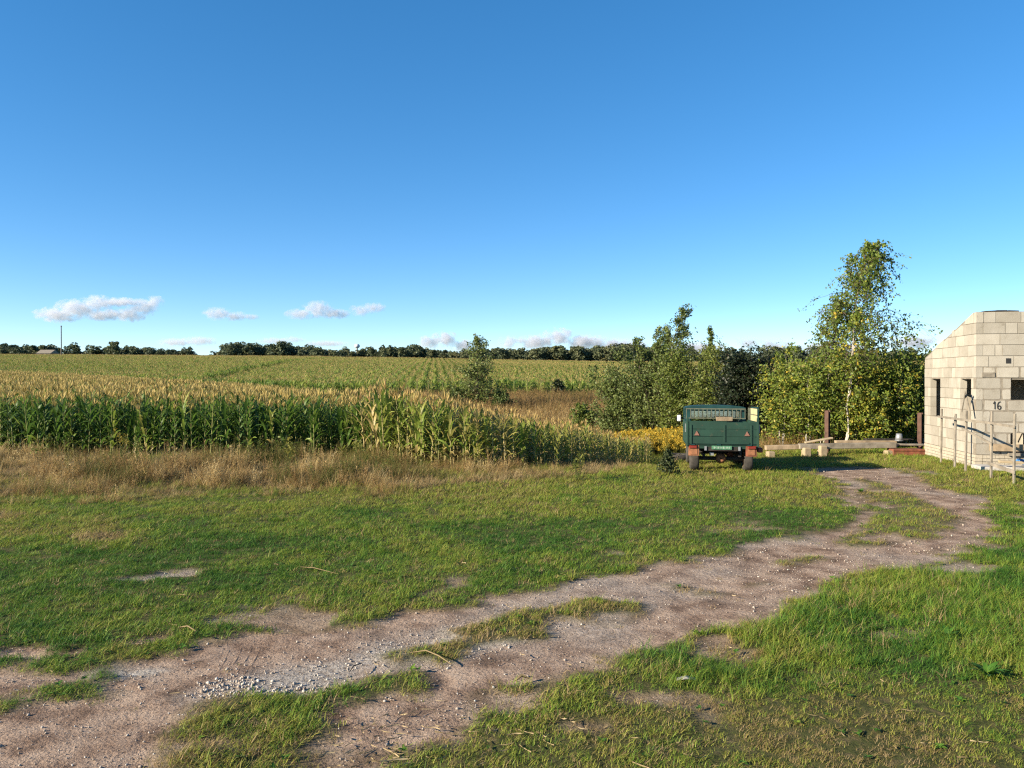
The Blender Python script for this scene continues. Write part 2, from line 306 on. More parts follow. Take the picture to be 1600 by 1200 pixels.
class MB:
    """collects shapes for ONE mesh"""
    def __init__(s): s.bm = bmesh.new()
    def _add(s, tmp, mat):
        me = bpy.data.meshes.new('t'); tmp.to_mesh(me); tmp.free(); me.transform(mat); s.bm.from_mesh(me); bpy.data.meshes.remove(me); return s
    def box(s, c, size, rot=(0, 0, 0), bev=0):
        b = bmesh.new(); bmesh.ops.create_cube(b, size=1); bmesh.ops.scale(b, vec=size, verts=b.verts)
        if bev: bmesh.ops.bevel(b, geom=b.edges[:], offset=bev, segments=1, affect='EDGES')
        return s._add(b, Matrix.Translation(c) @ Euler(rot).to_matrix().to_4x4())
    def bar(s, a, b_, wx, wz, bev=0):
        a = Vector(a); b_ = Vector(b_); d = b_ - a
        b = bmesh.new(); bmesh.ops.create_cube(b, size=1); bmesh.ops.scale(b, vec=(wx, d.length, wz), verts=b.verts)
        if bev: bmesh.ops.bevel(b, geom=b.edges[:], offset=bev, segments=1, affect='EDGES')
        return s._add(b, Matrix.Translation((a + b_) / 2) @ d.to_track_quat('Y', 'Z').to_matrix().to_4x4())
    def cyl(s, a, b_, r, r2=None, n=10):
        a = Vector(a); b_ = Vector(b_); d = b_ - a; b = bmesh.new()
        bmesh.ops.create_cone(b, cap_ends=True, segments=n, radius1=r, radius2=r if r2 is None else r2, depth=d.length)
        return s._add(b, Matrix.Translation((a + b_) / 2) @ d.to_track_quat('Z', 'Y').to_matrix().to_4x4())
    def lathe(s, prof, n=20, mat=None):
        """prof: (radius, z) closed loop round z"""
        b = bmesh.new(); rings = []
        for k in range(n):
            a = 2 * math.pi * k / n; rings.append([b.verts.new((r * math.cos(a), r * math.sin(a), z)) for r, z in prof])
        for k in range(n):
            A = rings[k]; B = rings[(k + 1) % n]
            for i in range(len(prof)):
                j = (i + 1) % len(prof); b.faces.new((A[i], B[i], B[j], A[j]))
        bmesh.ops.recalc_face_normals(b, faces=b.faces); return s._add(b, mat or Matrix())
    def prism(s, poly, depth, mat=None):
        """poly in xy, extruded along +z by depth"""
        b = bmesh.new(); f = b.faces.new([b.verts.new((x, y, 0)) for x, y in poly])
        r = bmesh.ops.extrude_face_region(b, geom=[f]); bmesh.ops.translate(b, vec=(0, 0, depth), verts=[v for v in r['geom'] if isinstance(v, bmesh.types.BMVert)])
        bmesh.ops.recalc_face_normals(b, faces=b.faces); return s._add(b, mat or Matrix())
    def mesh(s, name='m', smooth=False):
        me = bpy.data.meshes.new(name); s.bm.to_mesh(me); s.bm.free()
        if smooth: me.polygons.foreach_set('use_smooth', np.ones(len(me.polygons), bool))
        return me
    def build(s, name, mat, parent=None, smooth=False): return link(name, s.mesh(name, smooth), parent, mat)

PROTO = bpy.data.collections.new('prototypes')       # never linked to the scene: only the shapes the scattered stuff repeats
def scatter(name, pts, protos, idx, scale, rot, tint, label, cat=None):
    """protos: list of meshes; one object whose geometry nodes repeat them on the points"""
    me = bpy.data.meshes.new(name); me.vertices.add(len(pts)); me.vertices.foreach_set('co', np.asarray(pts, np.float32).ravel())
    for nm, ty, arr in (('idx', 'INT', np.asarray(idx, np.int32)), ('tint', 'FLOAT', np.asarray(tint, np.float32))):
        a = me.attributes.new(nm, ty, 'POINT'); a.data.foreach_set('value', arr)
    for nm, arr in (('rot', rot), ('scl', scale)):
        arr = np.asarray(arr, np.float32)
        if arr.ndim == 1: arr = np.stack([arr] * 3, 1)
        a = me.attributes.new(nm, 'FLOAT_VECTOR', 'POINT'); a.data.foreach_set('vector', arr.ravel())
    o = bpy.data.objects.new(name, me); COL.objects.link(o)
    c = bpy.data.collections.new(name + '_shapes')
    for i, pm in enumerate(protos): c.objects.link(bpy.data.objects.new('%s_%02d' % (name, i), pm))
    g = bpy.data.node_groups.new(name, 'GeometryNodeTree')
    g.interface.new_socket('Geometry', in_out='INPUT', socket_type='NodeSocketGeometry'); g.interface.new_socket('Geometry', in_out='OUTPUT', socket_type='NodeSocketGeometry')
    A = g.nodes.new; gi = A('NodeGroupInput'); go = A('NodeGroupOutput'); ip = A('GeometryNodeInstanceOnPoints'); ci = A('GeometryNodeCollectionInfo')
    ci.inputs['Collection'].default_value = c; ci.inputs['Separate Children'].default_value = True; ci.inputs['Reset Children'].default_value = True
    def at(n_, ty):
        q = A('GeometryNodeInputNamedAttribute'); q.data_type = ty; q.inputs['Name'].default_value = n_; return q.outputs[0]
    er = A('FunctionNodeEulerToRotation'); L = g.links.new
    L(gi.outputs[0], ip.inputs['Points']); L(ci.outputs[0], ip.inputs['Instance']); ip.inputs['Pick Instance'].default_value = True
    L(at('idx', 'INT'), ip.inputs['Instance Index']); L(at('rot', 'FLOAT_VECTOR'), er.inputs[0]); L(er.outputs[0], ip.inputs['Rotation'])
    L(at('scl', 'FLOAT_VECTOR'), ip.inputs['Scale']); L(ip.outputs[0], go.inputs[0])
    md = o.modifiers.new('scatter', 'NODES'); md.node_group = g
    return tag(o, label, cat, kind='stuff')
def rrot(n, tilt=.15):
    return np.stack([RNG.normal(0, tilt, n), RNG.normal(0, tilt, n), RNG.uniform(0, 6.283, n)], 1)

# ------------------------------------------------------------------ ground and dirt track
ys = np.concatenate([np.linspace(-40, 3.5, 24), np.geomspace(4, 32, 250), np.geomspace(32.6, 700, 130), [800, 1000, 1500, 2500, 4500, 9000]])
us = np.linspace(-1.35, 1.35, 330)
GX = us[None, :] * (np.clip(ys, 3, 1e9)[:, None] + 6); GX[:24] = us[None, :] * 9 * (1 + np.linspace(3, 0, 24)[:, None])
GY = np.repeat(ys[:, None], len(us), 1)
soil = np.zeros(GX.shape); near = GY < 34
soil[near] = soil_mask(GX[near], GY[near])
GZ = gz(GX, GY) - .035 * soil
far = GY > 700; GZ[far] = GZ[far] - (GY[far] - 700) * .004
nr, nc = GX.shape; ii = np.arange(nr * nc).reshape(nr, nc)
Fq = np.stack([ii[:-1, :-1], ii[:-1, 1:], ii[1:, 1:], ii[1:, :-1]], -1).reshape(-1, 4)
V = np.stack([GX, GY, GZ], -1).reshape(-1, 3)
def grey_of(x, y):
    g_ = np.clip(sstep(-.25, .35, sdpoly(x, y, GREY) + (fbm(x, y, .7, 77) - .5) * .8) * .85 + sstep(-.1, .15, sdpoly(x, y, CHALK) + (fbm(x, y, .4, 78) - .5) * .4), 0, 1)
    return np.maximum(g_, .5 * sstep(.5, .7, fbm(x, y, 2.2, 99)))
GREYV = np.zeros(len(V)); nn_ = V[:, 1] < 34; GREYV[nn_] = grey_of(V[nn_, 0], V[nn_, 1])
me = np_mesh('ground', V, Fq, smooth=True)
a = me.attributes.new('grey', 'FLOAT', 'POINT'); a.data.foreach_set('value', GREYV.astype(np.float32))
a = me.attributes.new('soil', 'FLOAT', 'POINT'); a.data.foreach_set('value', soil.ravel().astype(np.float32))
tag(link('ground', me, None, 'ground'), 'rolling ground of turf, weeds and field soil', kind='structure')
# the track: a sheet over the cells where the soil lies bare
cell = soil[:-1, :-1] + soil[1:, :-1] + soil[:-1, 1:] + soil[1:, 1:]
keep = (cell > 3.3).ravel() & (GY[:-1, :-1].ravel() < 30)
used = np.unique(Fq[keep]); remap = -np.ones(nr * nc, int); remap[used] = np.arange(len(used))
TV = V[used].copy(); nf = np.bincount(Fq[keep].ravel(), minlength=nr * nc)[used]; TV[:, 2] += np.where(nf == 4, .006, -.012)
grey = GREYV[used]
me = np_mesh('dirt_track', TV, remap[Fq[keep]], smooth=True)
a = me.attributes.new('grey', 'FLOAT', 'POINT'); a.data.foreach_set('value', grey.astype(np.float32))
track = tag(link('dirt_track', me, None, 'track'), 'pinkish dirt track with grassy islands curving to the right', kind='structure')

# ------------------------------------------------------------------ blades, plants: shape makers (numpy)
def blades(n, h, rad, wid, bend=.5, hv=.4, segs=2, seed=0, lean=.25, flatv=False):
    """a tuft of n tapering bent blades -> V, F list, v"""
    r = np.random.default_rng(seed); V = []; Q = []; T = []; v4 = []; v3 = []
    for i in range(n):
        a = r.uniform(0, 6.283); rr = rad * math.sqrt(r.uniform()); bx, by = rr * math.cos(a), rr * math.sin(a)
        hh = h * r.uniform(1 - hv, 1 + hv); d = r.uniform(0, 6.283); l0 = abs(r.normal(0, lean)); b = r.uniform(.2, 1) * bend
        sx, sy = -math.sin(d), math.cos(d); w0 = wid * r.uniform(.6, 1.2); val = r.uniform()
        base = len(V)
        for k in range(segs + 1):
            f = k / segs; out = (l0 * f + b * f * f) * hh; z = hh * (f - .35 * b * f * f)
            x, y = bx + math.cos(d) * out, by + math.sin(d) * out; ww = w0 * (1 - f) ** .7 / 2
            if k < segs: V += [(x - sx * ww, y - sy * ww, z), (x + sx * ww, y + sy * ww, z)]
            else: V.append((x, y, z))
        for k in range(segs - 1):
            q = base + 2 * k; Q.append((q, q + 1, q + 3, q + 2)); v4.append(val)
        q = base + 2 * (segs - 1); T.append((q, q + 1, q + 2)); v3.append(val)
    return np.array(V), [np.array(Q, int).reshape(-1, 4), np.array(T, int).reshape(-1, 3)], np.array(v4 + v3)
def mmesh(name, VFv, mat):
    me = np_mesh(name, *VFv); me.materials.append(M[mat]); return me
def join(parts):
    V = []; Q = []; T = []; vq = []; vt = []; o = 0
    for (v_, F, val) in parts:
        V.append(v_); F = F if isinstance(F, list) else [F]; k = 0
        for f in F:
            if len(f) == 0: continue
            (Q if f.shape[1] == 4 else T).append(f + o); (vq if f.shape[1] == 4 else vt).append(val[k:k + len(f)]); k += len(f)
        o += len(v_)
    Qa = np.concatenate(Q) if Q else np.zeros((0, 4), int); Ta = np.concatenate(T) if T else np.zeros((0, 3), int)
    return np.concatenate(V), [Qa, Ta], np.concatenate(vq + vt)
def tube(pts, rads, n=5, val=.5):
    pts = np.array(pts, float); V = []; F = []
    for i, p in enumerate(pts):
        d = pts[min(i + 1, len(pts) - 1)] - pts[max(i - 1, 0)]; d /= np.linalg.norm(d) + 1e-9
        a = np.cross(d, (0, 0, 1) if abs(d[2]) < .9 else (1, 0, 0)); a /= np.linalg.norm(a); b = np.cross(d, a)
        for k in range(n):
            t = 2 * math.pi * k / n; V.append(p + rads[i] * (math.cos(t) * a + math.sin(t) * b))
    for i in range(len(pts) - 1):
        for k in range(n): F.append((i * n + k, i * n + (k + 1) % n, (i + 1) * n + (k + 1) % n, (i + 1) * n + k))
    return np.array(V), [np.array(F, int)], np.full(len(F), val)
def corn_leaf(az, h, L, wid, e0, e1, val, segs=5, twist=0.):
    """one arching leaf: e0 start elevation, e1 end elevation (radians)"""
    V = []; F = []; x = 0.; z = h; dx, dy = math.cos(az), math.sin(az)
    for k in range(segs + 1):
        f = k / segs; e = e0 + (e1 - e0) * f ** 1.3
        ww = wid * (min(1, .45 + 2.2 * f) * (1 - f ** 2.2)) / 2 + .004; tw = twist * f
        sx, sy, sz = -dy * math.cos(tw), dx * math.cos(tw), math.sin(tw)
        V += [(dx * x - sx * ww, dy * x - sy * ww, z + .25 * ww - sz * ww), (dx * x, dy * x, z), (dx * x + sx * ww, dy * x + sy * ww, z + .25 * ww + sz * ww)]
        x += math.cos(e) * L / segs; z += math.sin(e) * L / segs
    for k in range(segs):
        q = 3 * k; F += [(q, q + 1, q + 4, q + 3), (q + 1, q + 2, q + 5, q + 4)]
    return np.array(V), [np.array(F, int)], np.full(len(F), val)
def corn_parts(seed, H=2.1, simple=False, nt=12, tw=.018):
    r = np.random.default_rng(seed); out = []
    ln = r.normal(0, .03); sp = [(0, 0, 0), (ln * .4, 0, H * .5), (ln, 0, H * .93)]
    out.append(('stalk', tube(sp, [.017, .014, .006], 4 if simple else 5, r.uniform(.2, .8))))
    n = 5 if simple else 10; a0 = r.uniform(0, 6.283)
    for i in range(n):
        f = i / (n - 1); h = H * (.12 + (.60 if simple else .66) * f); az = a0 + (i % 2) * math.pi + r.normal(0, .35)
        L = (.55 + .35 * math.sin(math.pi * min(1, f * 1.1))) * r.uniform(.85, 1.15) * (1.15 if simple else 1)
        val = r.uniform(0, .45) + (.55 * r.uniform(.2, 1) if f < .22 else 0) + .12 * f
        up = .95 + .3 * f
        out.append(('leaf', corn_leaf(az, h, L, r.uniform(.075, .105) * (1.5 if simple else 1), up, up - r.uniform(1.3, 2.5) * (1 - .45 * f), val, 3 if simple else 5, r.normal(0, .6))))
    t = []
    for i in range(nt if simple else 9):
        az = r.uniform(0, 6.283); e = r.uniform(.7, 1.5); L = r.uniform(.20, .36)
        d = np.array([math.cos(az) * math.cos(e), math.sin(az) * math.cos(e), math.sin(e)]); s = np.array([-math.sin(az), math.cos(az), 0]) * (tw if simple else .015)
        b = np.array([ln, 0, H * .92]); V = np.array([b - s * .5, b + s * .5, b + d * L * .6 + s, b + d * L, b + d * L * .6 - s])
        t.append((V, [np.array([[0, 1, 2, 4]]), np.array([[4, 2, 3]])], np.full(2, r.uniform())))
    out.append(('tassel', join(t)))
    if not simple:
        az = r.uniform(0, 6.283); b = np.array([0, 0, H * .45]); d = np.array([math.cos(az) * .35, math.sin(az) * .35, .95])
        out.append(('ear', tube([b, b + d * .08, b + d * .2, b + d * .27], [.012, .03, .026, .006], 5, .62)))
    return out
PM = {'stalk': 'corn_stalk', 'leaf': 'corn_leaf', 'tassel': 'tassel', 'ear': 'corn_leaf'}
def multi_mesh(name, groups):
    """groups: list of (mat, VFv) -> one mesh with material slots"""
    mats = []; J = []; mi = []
    for mat, g in groups:
        if mat not in mats: mats.append(mat)
    Q = []; T = []; V = []; vq = []; vt = []; mq = []; mt = []; o = 0
    for mat, (v_, F, val) in groups:
        k = 0
        for f in F:
            if len(f) == 0: continue
            if f.shape[1] == 4: Q.append(f + o); vq.append(val[k:k + len(f)]); mq.append(np.full(len(f), mats.index(mat)))
            else: T.append(f + o); vt.append(val[k:k + len(f)]); mt.append(np.full(len(f), mats.index(mat)))
            k += len(f)
        V.append(v_); o += len(v_)
    me = np_mesh(name, np.concatenate(V), [np.concatenate(x) for x in (Q, T) if x], np.concatenate(vq + vt))
    me.polygons.foreach_set('material_index', np.concatenate(mq + mt).astype(np.int32))
    for q in mats: me.materials.append(M[q])
    return me

# ------------------------------------------------------------------ grass of the yard
gp_s = [mmesh('tuft%d' % i, blades(17, .042, .075, .0058, 1.0, .5, 2, 100 + i, .6), 'grass') for i in range(5)]
gp_l = [mmesh('long%d' % i, blades(16, .12, .07, .0065, 1.0, .45, 3, 200 + i, .4), 'grass') for i in range(4)]
def grass_points(y0, y1, dens):
    area_w = lambda y: 1.5 * y + 5
    n = int((y1 - y0) * (area_w(y0) + area_w(y1)) / 2 * dens)
    y = RNG.uniform(y0, y1, n); x = (RNG.uniform(-.5, .5, n)) * area_w(y); return x, y
X = []; Y_ = []; SC = []
for (a_, b_, dn, s_) in ((2.5, 8, 420, .9), (8, 12, 300, 1.0), (12, 18, 170, 1.2), (18, 25, 100, 1.5), (25, 34, 55, 1.9)):
    x, y = grass_points(a_, b_, dn); X.append(x); Y_.append(y); SC.append(np.full(len(x), s_))
X = np.concatenate(X); Y_ = np.concatenate(Y_); SC = np.concatenate(SC)
sm = soil_mask(X, Y_); lush = sstep(-.2, .5, sdpoly(X, Y_, LUSH) + (fbm(X, Y_, .8, 61) - .5) * .8)
mown = sstep(-.1, .4, sdpoly(X, Y_, MOWN)); weedy = sstep(-.3, .3, sdpoly(X, Y_, WEED)); rust = sstep(-.6, .6, sdpoly(X, Y_, RUST) + (fbm(X, Y_, 1.2, 62) - .5) * 1.5)
pat = fbm(X, Y_, 1.3, 51); pat2 = fbm(X, Y_, 4.5, 52)
patch = sstep(.30, .55, fbm(X, Y_, .38, 53))
keep = RNG.uniform(size=len(X)) > np.clip(sm * 1.25 - .08, 0, .965 + .03 * sstep(.6, .4, fbm(X, Y_, .8, 58))) + .55 * (1 - patch) * (1 - .7 * lush)
keep &= RNG.uniform(size=len(X)) > weedy * .25
X, Y_, SC, sm, lush, mown, weedy, rust, pat, pat2 = [q[keep] for q in (X, Y_, SC, sm, lush, mown, weedy, rust, pat, pat2)]
isl = np.zeros(len(X))
for p in ISL: isl = np.maximum(isl, sstep(-.2, .1, sdpoly(X, Y_, p)))
tint = .20 + (pat - .5) * .9 + (pat2 - .5) * .5 + .12 * weedy + RNG.normal(0, .09, len(X)) + .22 * mown + .3 * rust + .28 * sstep(.05, .6, sm) + .14 * isl - .08 * lush + .34 * sstep(13.5, 19, Y_)  # the rise with distance paints sunlight onto the lawn near the truck
hs = SC * (.55 + .9 * pat2 + RNG.uniform(-.25, .45, len(X))) * (1 - .05 * lush) * (1 - .3 * mown) * (1 - .35 * sm)
longp = RNG.uniform(size=len(X)) < np.clip(.02 + .75 * lush * sstep(.25, .6, pat) + .4 * weedy + .06 * sstep(.5, .7, pat), 0, 1) * (1 - mown * .9)
idx = np.where(longp, 5 + RNG.integers(0, 4, len(X)), RNG.integers(0, 5, len(X)))
hs = np.where(longp, hs * .75 + .1 * lush, hs)
pts = np.stack([X, Y_, gz(X, Y_) - .035 * sm - .005], 1)
dead = RNG.uniform(size=len(X)) < .05 + .06 * sstep(.5, .7, pat2)
tint = np.where((weedy < .4) & (rust < .3) & (mown < .4) & (sm < .3) & (isl < .3), np.minimum(tint, .38 + .08 * sstep(13, 18, Y_) + RNG.normal(0, .07, len(X))), tint)  # cap rises with distance too, keeping the painted sunlight by the truck
tint = np.where(dead, RNG.uniform(.62, .95, len(X)), tint)
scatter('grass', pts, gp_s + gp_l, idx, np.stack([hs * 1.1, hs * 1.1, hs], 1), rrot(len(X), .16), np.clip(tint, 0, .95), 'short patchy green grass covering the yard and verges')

def rosette(seed):
    r = np.random.default_rng(seed); out = []
    for i in range(int(r.integers(6, 10))): out.append(corn_leaf(i * 2.4 + r.normal(0, .3), .004, r.uniform(.035, .075), r.uniform(.018, .032), r.uniform(.1, .6), r.uniform(-.5, .0), r.uniform(0, .6), 3))
    return join(out)
ros = [mmesh('rosette%d' % i, rosette(150 + i), 'grass') for i in range(5)]
x, y = grass_points(3, 22, 14); k = (soil_mask(x, y) < .5) & (RNG.uniform(size=len(x)) < .25 + 1.3 * sstep(.5, .72, fbm(x, y, 1.4, 57))); x, y = x[k], y[k]; n = len(x)
scatter('lawn_weeds', np.stack([x, y, gz(x, y) + .012], 1), ros, RNG.integers(0, 5, n), RNG.uniform(.35, .85, n), rrot(n, .15), np.clip(RNG.normal(.14, .10, n), 0, .45), 'small broad-leaved weeds dotted through the lawn')
# ------------------------------------------------------------------ gravel, straw on the track
def pebble(seed):
    b = bmesh.new(); bmesh.ops.create_icosphere(b, subdivisions=1, radius=1); r = np.random.default_rng(seed)
    V = np.array([tuple(v.co) for v in b.verts]); F = np.array([[v.index for v in f.verts] for f in b.faces]); b.free()
    V = V * (1 + r.normal(0, .16, (len(V), 1))) * np.array([1, r.uniform(.6, .9), r.uniform(.45, .7)])
    return V, [F], r.uniform(0, 1, len(F)) * .3 + .35
peb = [mmesh('pebble%d' % i, pebble(i), 'stone') for i in range(6)]
x, y = grass_points(3, 13, 210); s_ = soil_mask(x, y); k = (s_ > .45) & (RNG.uniform(size=len(x)) < .35 + 1.0 * sstep(.45, .7, fbm(x, y, .9, 71))); x, y = x[k], y[k]
sz = np.clip(RNG.lognormal(-5.05, .45, len(x)), .003, .022); tn = RNG.normal(.25, .16, len(x)) + .1
x2, y2 = grass_points(12, 26, 20); s_ = soil_mask(x2, y2); k = s_ > .5; x2, y2 = x2[k], y2[k]
sz2 = np.clip(RNG.lognormal(-4.6, .4, len(x2)), .005, .03); tn2 = RNG.normal(.2, .12, len(x2))
x3 = RNG.uniform(-4.6, 1.5, 30000); y3 = RNG.uniform(6, 9.4, 30000); d3 = sdpoly(x3, y3, GREY) + (fbm(x3, y3, .5, 73) - .5) * .6
HEAP = flat([(300, 1086), (340, 1062), (410, 1066), (480, 1074), (450, 1092), (390, 1099), (320, 1097)])
dh = sdpoly(x3, y3, HEAP) + (fbm(x3, y3, .25, 74) - .5) * .25
k = (d3 > 0) & (RNG.uniform(size=30000) < .10 + .75 * sstep(-.22, .12, dh)); x3, y3, dh = x3[k], y3[k], dh[k]
sz3 = np.clip(RNG.lognormal(-4.75, .42, len(x3)) * (1 + .25 * (dh > 0)), .004, .026); tn3 = RNG.normal(.42, .16, len(x3))
ax, ay, asz, atn = np.concatenate([x, x2, x3]), np.concatenate([y, y2, y3]), np.concatenate([sz, sz2, sz3]), np.concatenate([tn, tn2, tn3])
scatter('gravel', np.stack([ax, ay, gz(ax, ay) - .027 + asz * .2], 1), peb, RNG.integers(0, 6, len(ax)), asz, rrot(len(ax), .5), np.clip(atn, 0, .75), 'loose stones and grey gravel strewn over the dirt track')
def stalkbit(seed):
    r = np.random.default_rng(seed); L = 1; c = r.normal(0, .12); V = []; F = []
    for i in range(5):
        f = i / 4 - .5; y = c * (f * f * 4 - .5); w_ = .0042 * (1.1 - abs(f)); V += [(f, y - w_, .02 + .03 * r.uniform()), (f, y + w_, .02 + .03 * r.uniform())]
    for i in range(4): F.append((2 * i, 2 * i + 1, 2 * i + 3, 2 * i + 2))
    return np.array(V), [np.array(F)], r.uniform(0, 1, 4)
stb = [mmesh('straw%d' % i, stalkbit(i), 'straw') for i in range(5)]
STR = flat([(480, 1190), (520, 1140), (640, 1120), (760, 1120), (900, 1135), (860, 1165), (700, 1180), (560, 1230), (470, 1260)])
x, y = grass_points(4, 14, 110); sp_ = sstep(-.3, .25, sdpoly(x, y, STR)); mo = sstep(-.1, .4, sdpoly(x, y, MOWN))
k = RNG.uniform(size=len(x)) < .004 + .4 * sp_ + .03 * mo * sstep(.4, .6, fbm(x, y, .8, 81)); x, y, sp_ = x[k], y[k], sp_[k]
ln = np.clip(RNG.lognormal(-2.1, .45, len(x)), .05, .22); rt = rrot(len(x), .08); rt[:, 2] = np.where(sp_ > .4, RNG.normal(.1, .8, len(x)), rt[:, 2])
scatter('straw', np.stack([x, y, gz(x, y) + .002], 1), stb, RNG.integers(0, 5, len(x)), np.stack([ln, np.maximum(ln, .2), np.full(len(x), .5)], 1), rt, np.clip(RNG.normal(.4, .25, len(x)), 0, 1), 'dry straw lying in the turf beside the track')

# tyre prints pressed into the soft edge of the track
for i, (ax_, bx_) in enumerate(((352, 372), (366, 388), (379, 402), (340, 352))):
    q = []
    for k in range(7):
        f = k / 6; px_ = ax_ + (bx_ - ax_) * math.sin(f * 1.5) - 14 * f * f * 0; py_ = 1000 + 58 * (1 - f) if i != 3 else 1006 + 48 * (1 - f)
        gx_, gy_ = flat([(px_ + 6 - 10 * (1 - f), py_)])[0]; q.append((gx_, gy_, gzs(gx_, gy_) - .035 - .019))
    o_ = link('tyre_print', np_mesh('tyre_print', *tube(q, [.018, .030, .027, .031, .027, .030, .018], 8)), track, 'track')

# ------------------------------------------------------------------ corn
FRONT = [(-75, 31), (-45, 28.6), (-20, 27.0), (-8, 26.6), (-5.45, 26.4), (-4.3, 24.9), (-2.5, 23.5), (-.9, 22.9), (.5, 23.4), (1.9, 24.0), (3.4, 24.6), (4.4, 25.2), (5.2, 29.5), (5.8, 33.5), (6.1, 38)]
FIELD = FRONT + [(5.4, 41), (2, 41), (-4, 42), (-12, 52), (-26, 75), (-60, 118), (-160, 130), (-160, 35)]
corn_lib = []
for s_ in range(8):
    parts = corn_parts(300 + s_, 2.1)
    lib = [(nm, mmesh('corn_' + nm, g, PM[nm])) for nm, g in parts]
    corn_lib.append((lib, multi_mesh('corn%d' % s_, [(PM[nm], g) for nm, g in parts])))
simp = [multi_mesh('corn_s%d' % i, [(PM[nm], g) for nm, g in corn_parts(400 + i, 2.1, True)]) for i in range(5)]
def corn_scale(x, y):
    # plants dwindle towards the damp right-hand end of the field
    return (1.0 + .22 * (fbm(x, y, 2.2, 33) - .5)) * (1 - .42 * sstep(-4.2, 2.6, x) - .16 * sstep(2.2, 4.6, x)) * (1 + .08 * ((x > -5.4) & (x < 3) & (y < 27)))
# the front plants, one by one
fr = np.array(FRONT); pl = []
for (a_, b_) in zip(fr[:-1], fr[1:]):
    L = np.hypot(*(b_ - a_)); n = max(1, int(L / .27))
    for k in range(n):
        p = a_ + (b_ - a_) * (k + RNG.uniform(.1, .9)) / n; pl.append(p + RNG.normal(0, .07, 2))
pl = [p for p in pl if RNG.uniform() > .1]; pl = [p for p in pl if -.70 < p[0] / p[1] < .2]
for p in pl:
    x, y = float(p[0]), float(p[1]); v = int(RNG.integers(0, 8)); sc = float(corn_scale(np.array([x]), np.array([y]))[0]) * RNG.uniform(.82, 1.08)
    left = x < -5.2
    t_ = thing('corn_plant', 'tall leafy corn plant in the front row on the left, edging the weeds' if left else ('sunlit corn plant in the front row of the jutting field corner' if y < 27 else 'shorter corn plant along the field edge receding towards the yellow flowers'),
               'corn plant', (x, y, gzs(x, y) - .03), RNG.uniform(0, 6.28), 'front row corn plants on the left' if left else ('front row corn plants of the field corner' if y < 27 else 'front row corn plants by the yellow flowers'))
    t_.scale = (sc, sc, sc * RNG.uniform(.95, 1.05)); t_.rotation_euler = (RNG.normal(0, .05 + .15 * (RNG.uniform() < .08)), RNG.normal(0, .06), t_.rotation_euler[2]); tn_ = float((np.clip(RNG.normal(.07 if left else (.42 if x < 1.2 else .46), .10), 0, .7) + .3 * (RNG.uniform() < .06)))  # higher tint beyond the left row puts sunlight into the leaf colour
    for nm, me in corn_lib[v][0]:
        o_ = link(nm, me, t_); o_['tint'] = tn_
# the mass behind
def rows(poly, du, dv, ang, x0, x1, y0, y1):
    c_, s_ = math.cos(ang), math.sin(ang); R = max(x1 - x0, y1 - y0) * .75; mx_, my_ = (x0 + x1) / 2, (y0 + y1) / 2
    a_, b_ = np.meshgrid(np.arange(-R, R, du), np.arange(-R, R, dv)); a_ = a_.ravel() + RNG.normal(0, du * .22, a_.size); b_ = b_.ravel() + RNG.normal(0, dv * .13, b_.size)
    x = mx_ + a_ * c_ - b_ * s_; y = my_ + a_ * s_ + b_ * c_; sd = sdpoly(x, y, poly); k = (sd > .25) & (np.abs(x / y) < .95)
    return x[k], y[k], sd[k]
x, y, sd = rows(FIELD, .26, .62, .03, -75, 8, 22, 80)
k = (sd < 5) | (RNG.uniform(size=len(x)) < .6); k &= (y < 62); x, y, sd = x[k], y[k], sd[k]
xb, yb, sdb = rows(FIELD, .5, .8, .03, -120, 8, 55, 130); k = yb >= 62; x, y, sd = np.concatenate([x, xb[k]]), np.concatenate([y, yb[k]]), np.concatenate([sd, sdb[k]])
cs = corn_scale(x, y) * RNG.uniform(.85, 1.1, len(x)); simple = (sd > 4) | (y > 45)
idx = np.where(simple, 8 + RNG.integers(0, 5, len(x)), RNG.integers(0, 8, len(x)))
scatter('corn_field', np.stack([x, y, gz(x, y) - .03], 1), [c[1] for c in corn_lib] + simp, idx, cs, rrot(len(x), .05), np.clip(RNG.normal(.08, .1, len(x)) + .28 * ((x > -5.6) & (y < 33 + .8 * x.clip(0))) + .14 * ((x > -2) & (y < 30)) + .3 * (RNG.uniform(size=len(x)) < .05), 0, .6), 'dense near corn field with golden tassels behind its front row')  # extra tint at the right-hand corner paints its leaves as sunlit
# far field on the slope
FAR = [(-330, 170), (-150, 150), (-70, 128), (-40, 103), (-22, 88), (-10, 92), (0, 95), (7, 90), (13, 92), (22, 96), (60, 105), (160, 120), (330, 330), (-400, 330)]
def cornrow(seed):
    r = np.random.default_rng(seed); gr = []
    for k in range(7):
        for nm, (V, F, v) in corn_parts(int(r.integers(1e6)), 2.1 * r.uniform(.9, 1.08), True, 3, .012):
            a_ = r.uniform(0, 6.28); R2 = np.array([[math.cos(a_), -math.sin(a_), 0], [math.sin(a_), math.cos(a_), 0], [0, 0, 1]])
            gr.append((PM[nm], (V @ R2.T * np.array([1.25, 1.25, 1]) + np.array([r.normal(0, .12), -1.1 + .36 * k, 0]), F, v)))
    return multi_mesh('corn_row%d' % seed, gr)
crow = [cornrow(i) for i in range(6)]
ang = .10; x, y, sd = rows(FAR, 2.4, 1.5, math.pi / 2 + ang, -300, 200, 80, 335)
tram = np.abs(((x * math.cos(ang) + y * math.sin(ang) + 9) % 27) - 13.5) > 1.0
tram2 = np.abs(sdpoly(x, y, [(-46, 112), (-54, 160), (-62, 215), (-66, 330), (-500, 330), (-500, 112)])) > 2.2
k = (np.abs(x / y) < .85) & tram2; x, y, sd = x[k], y[k], sd[k]
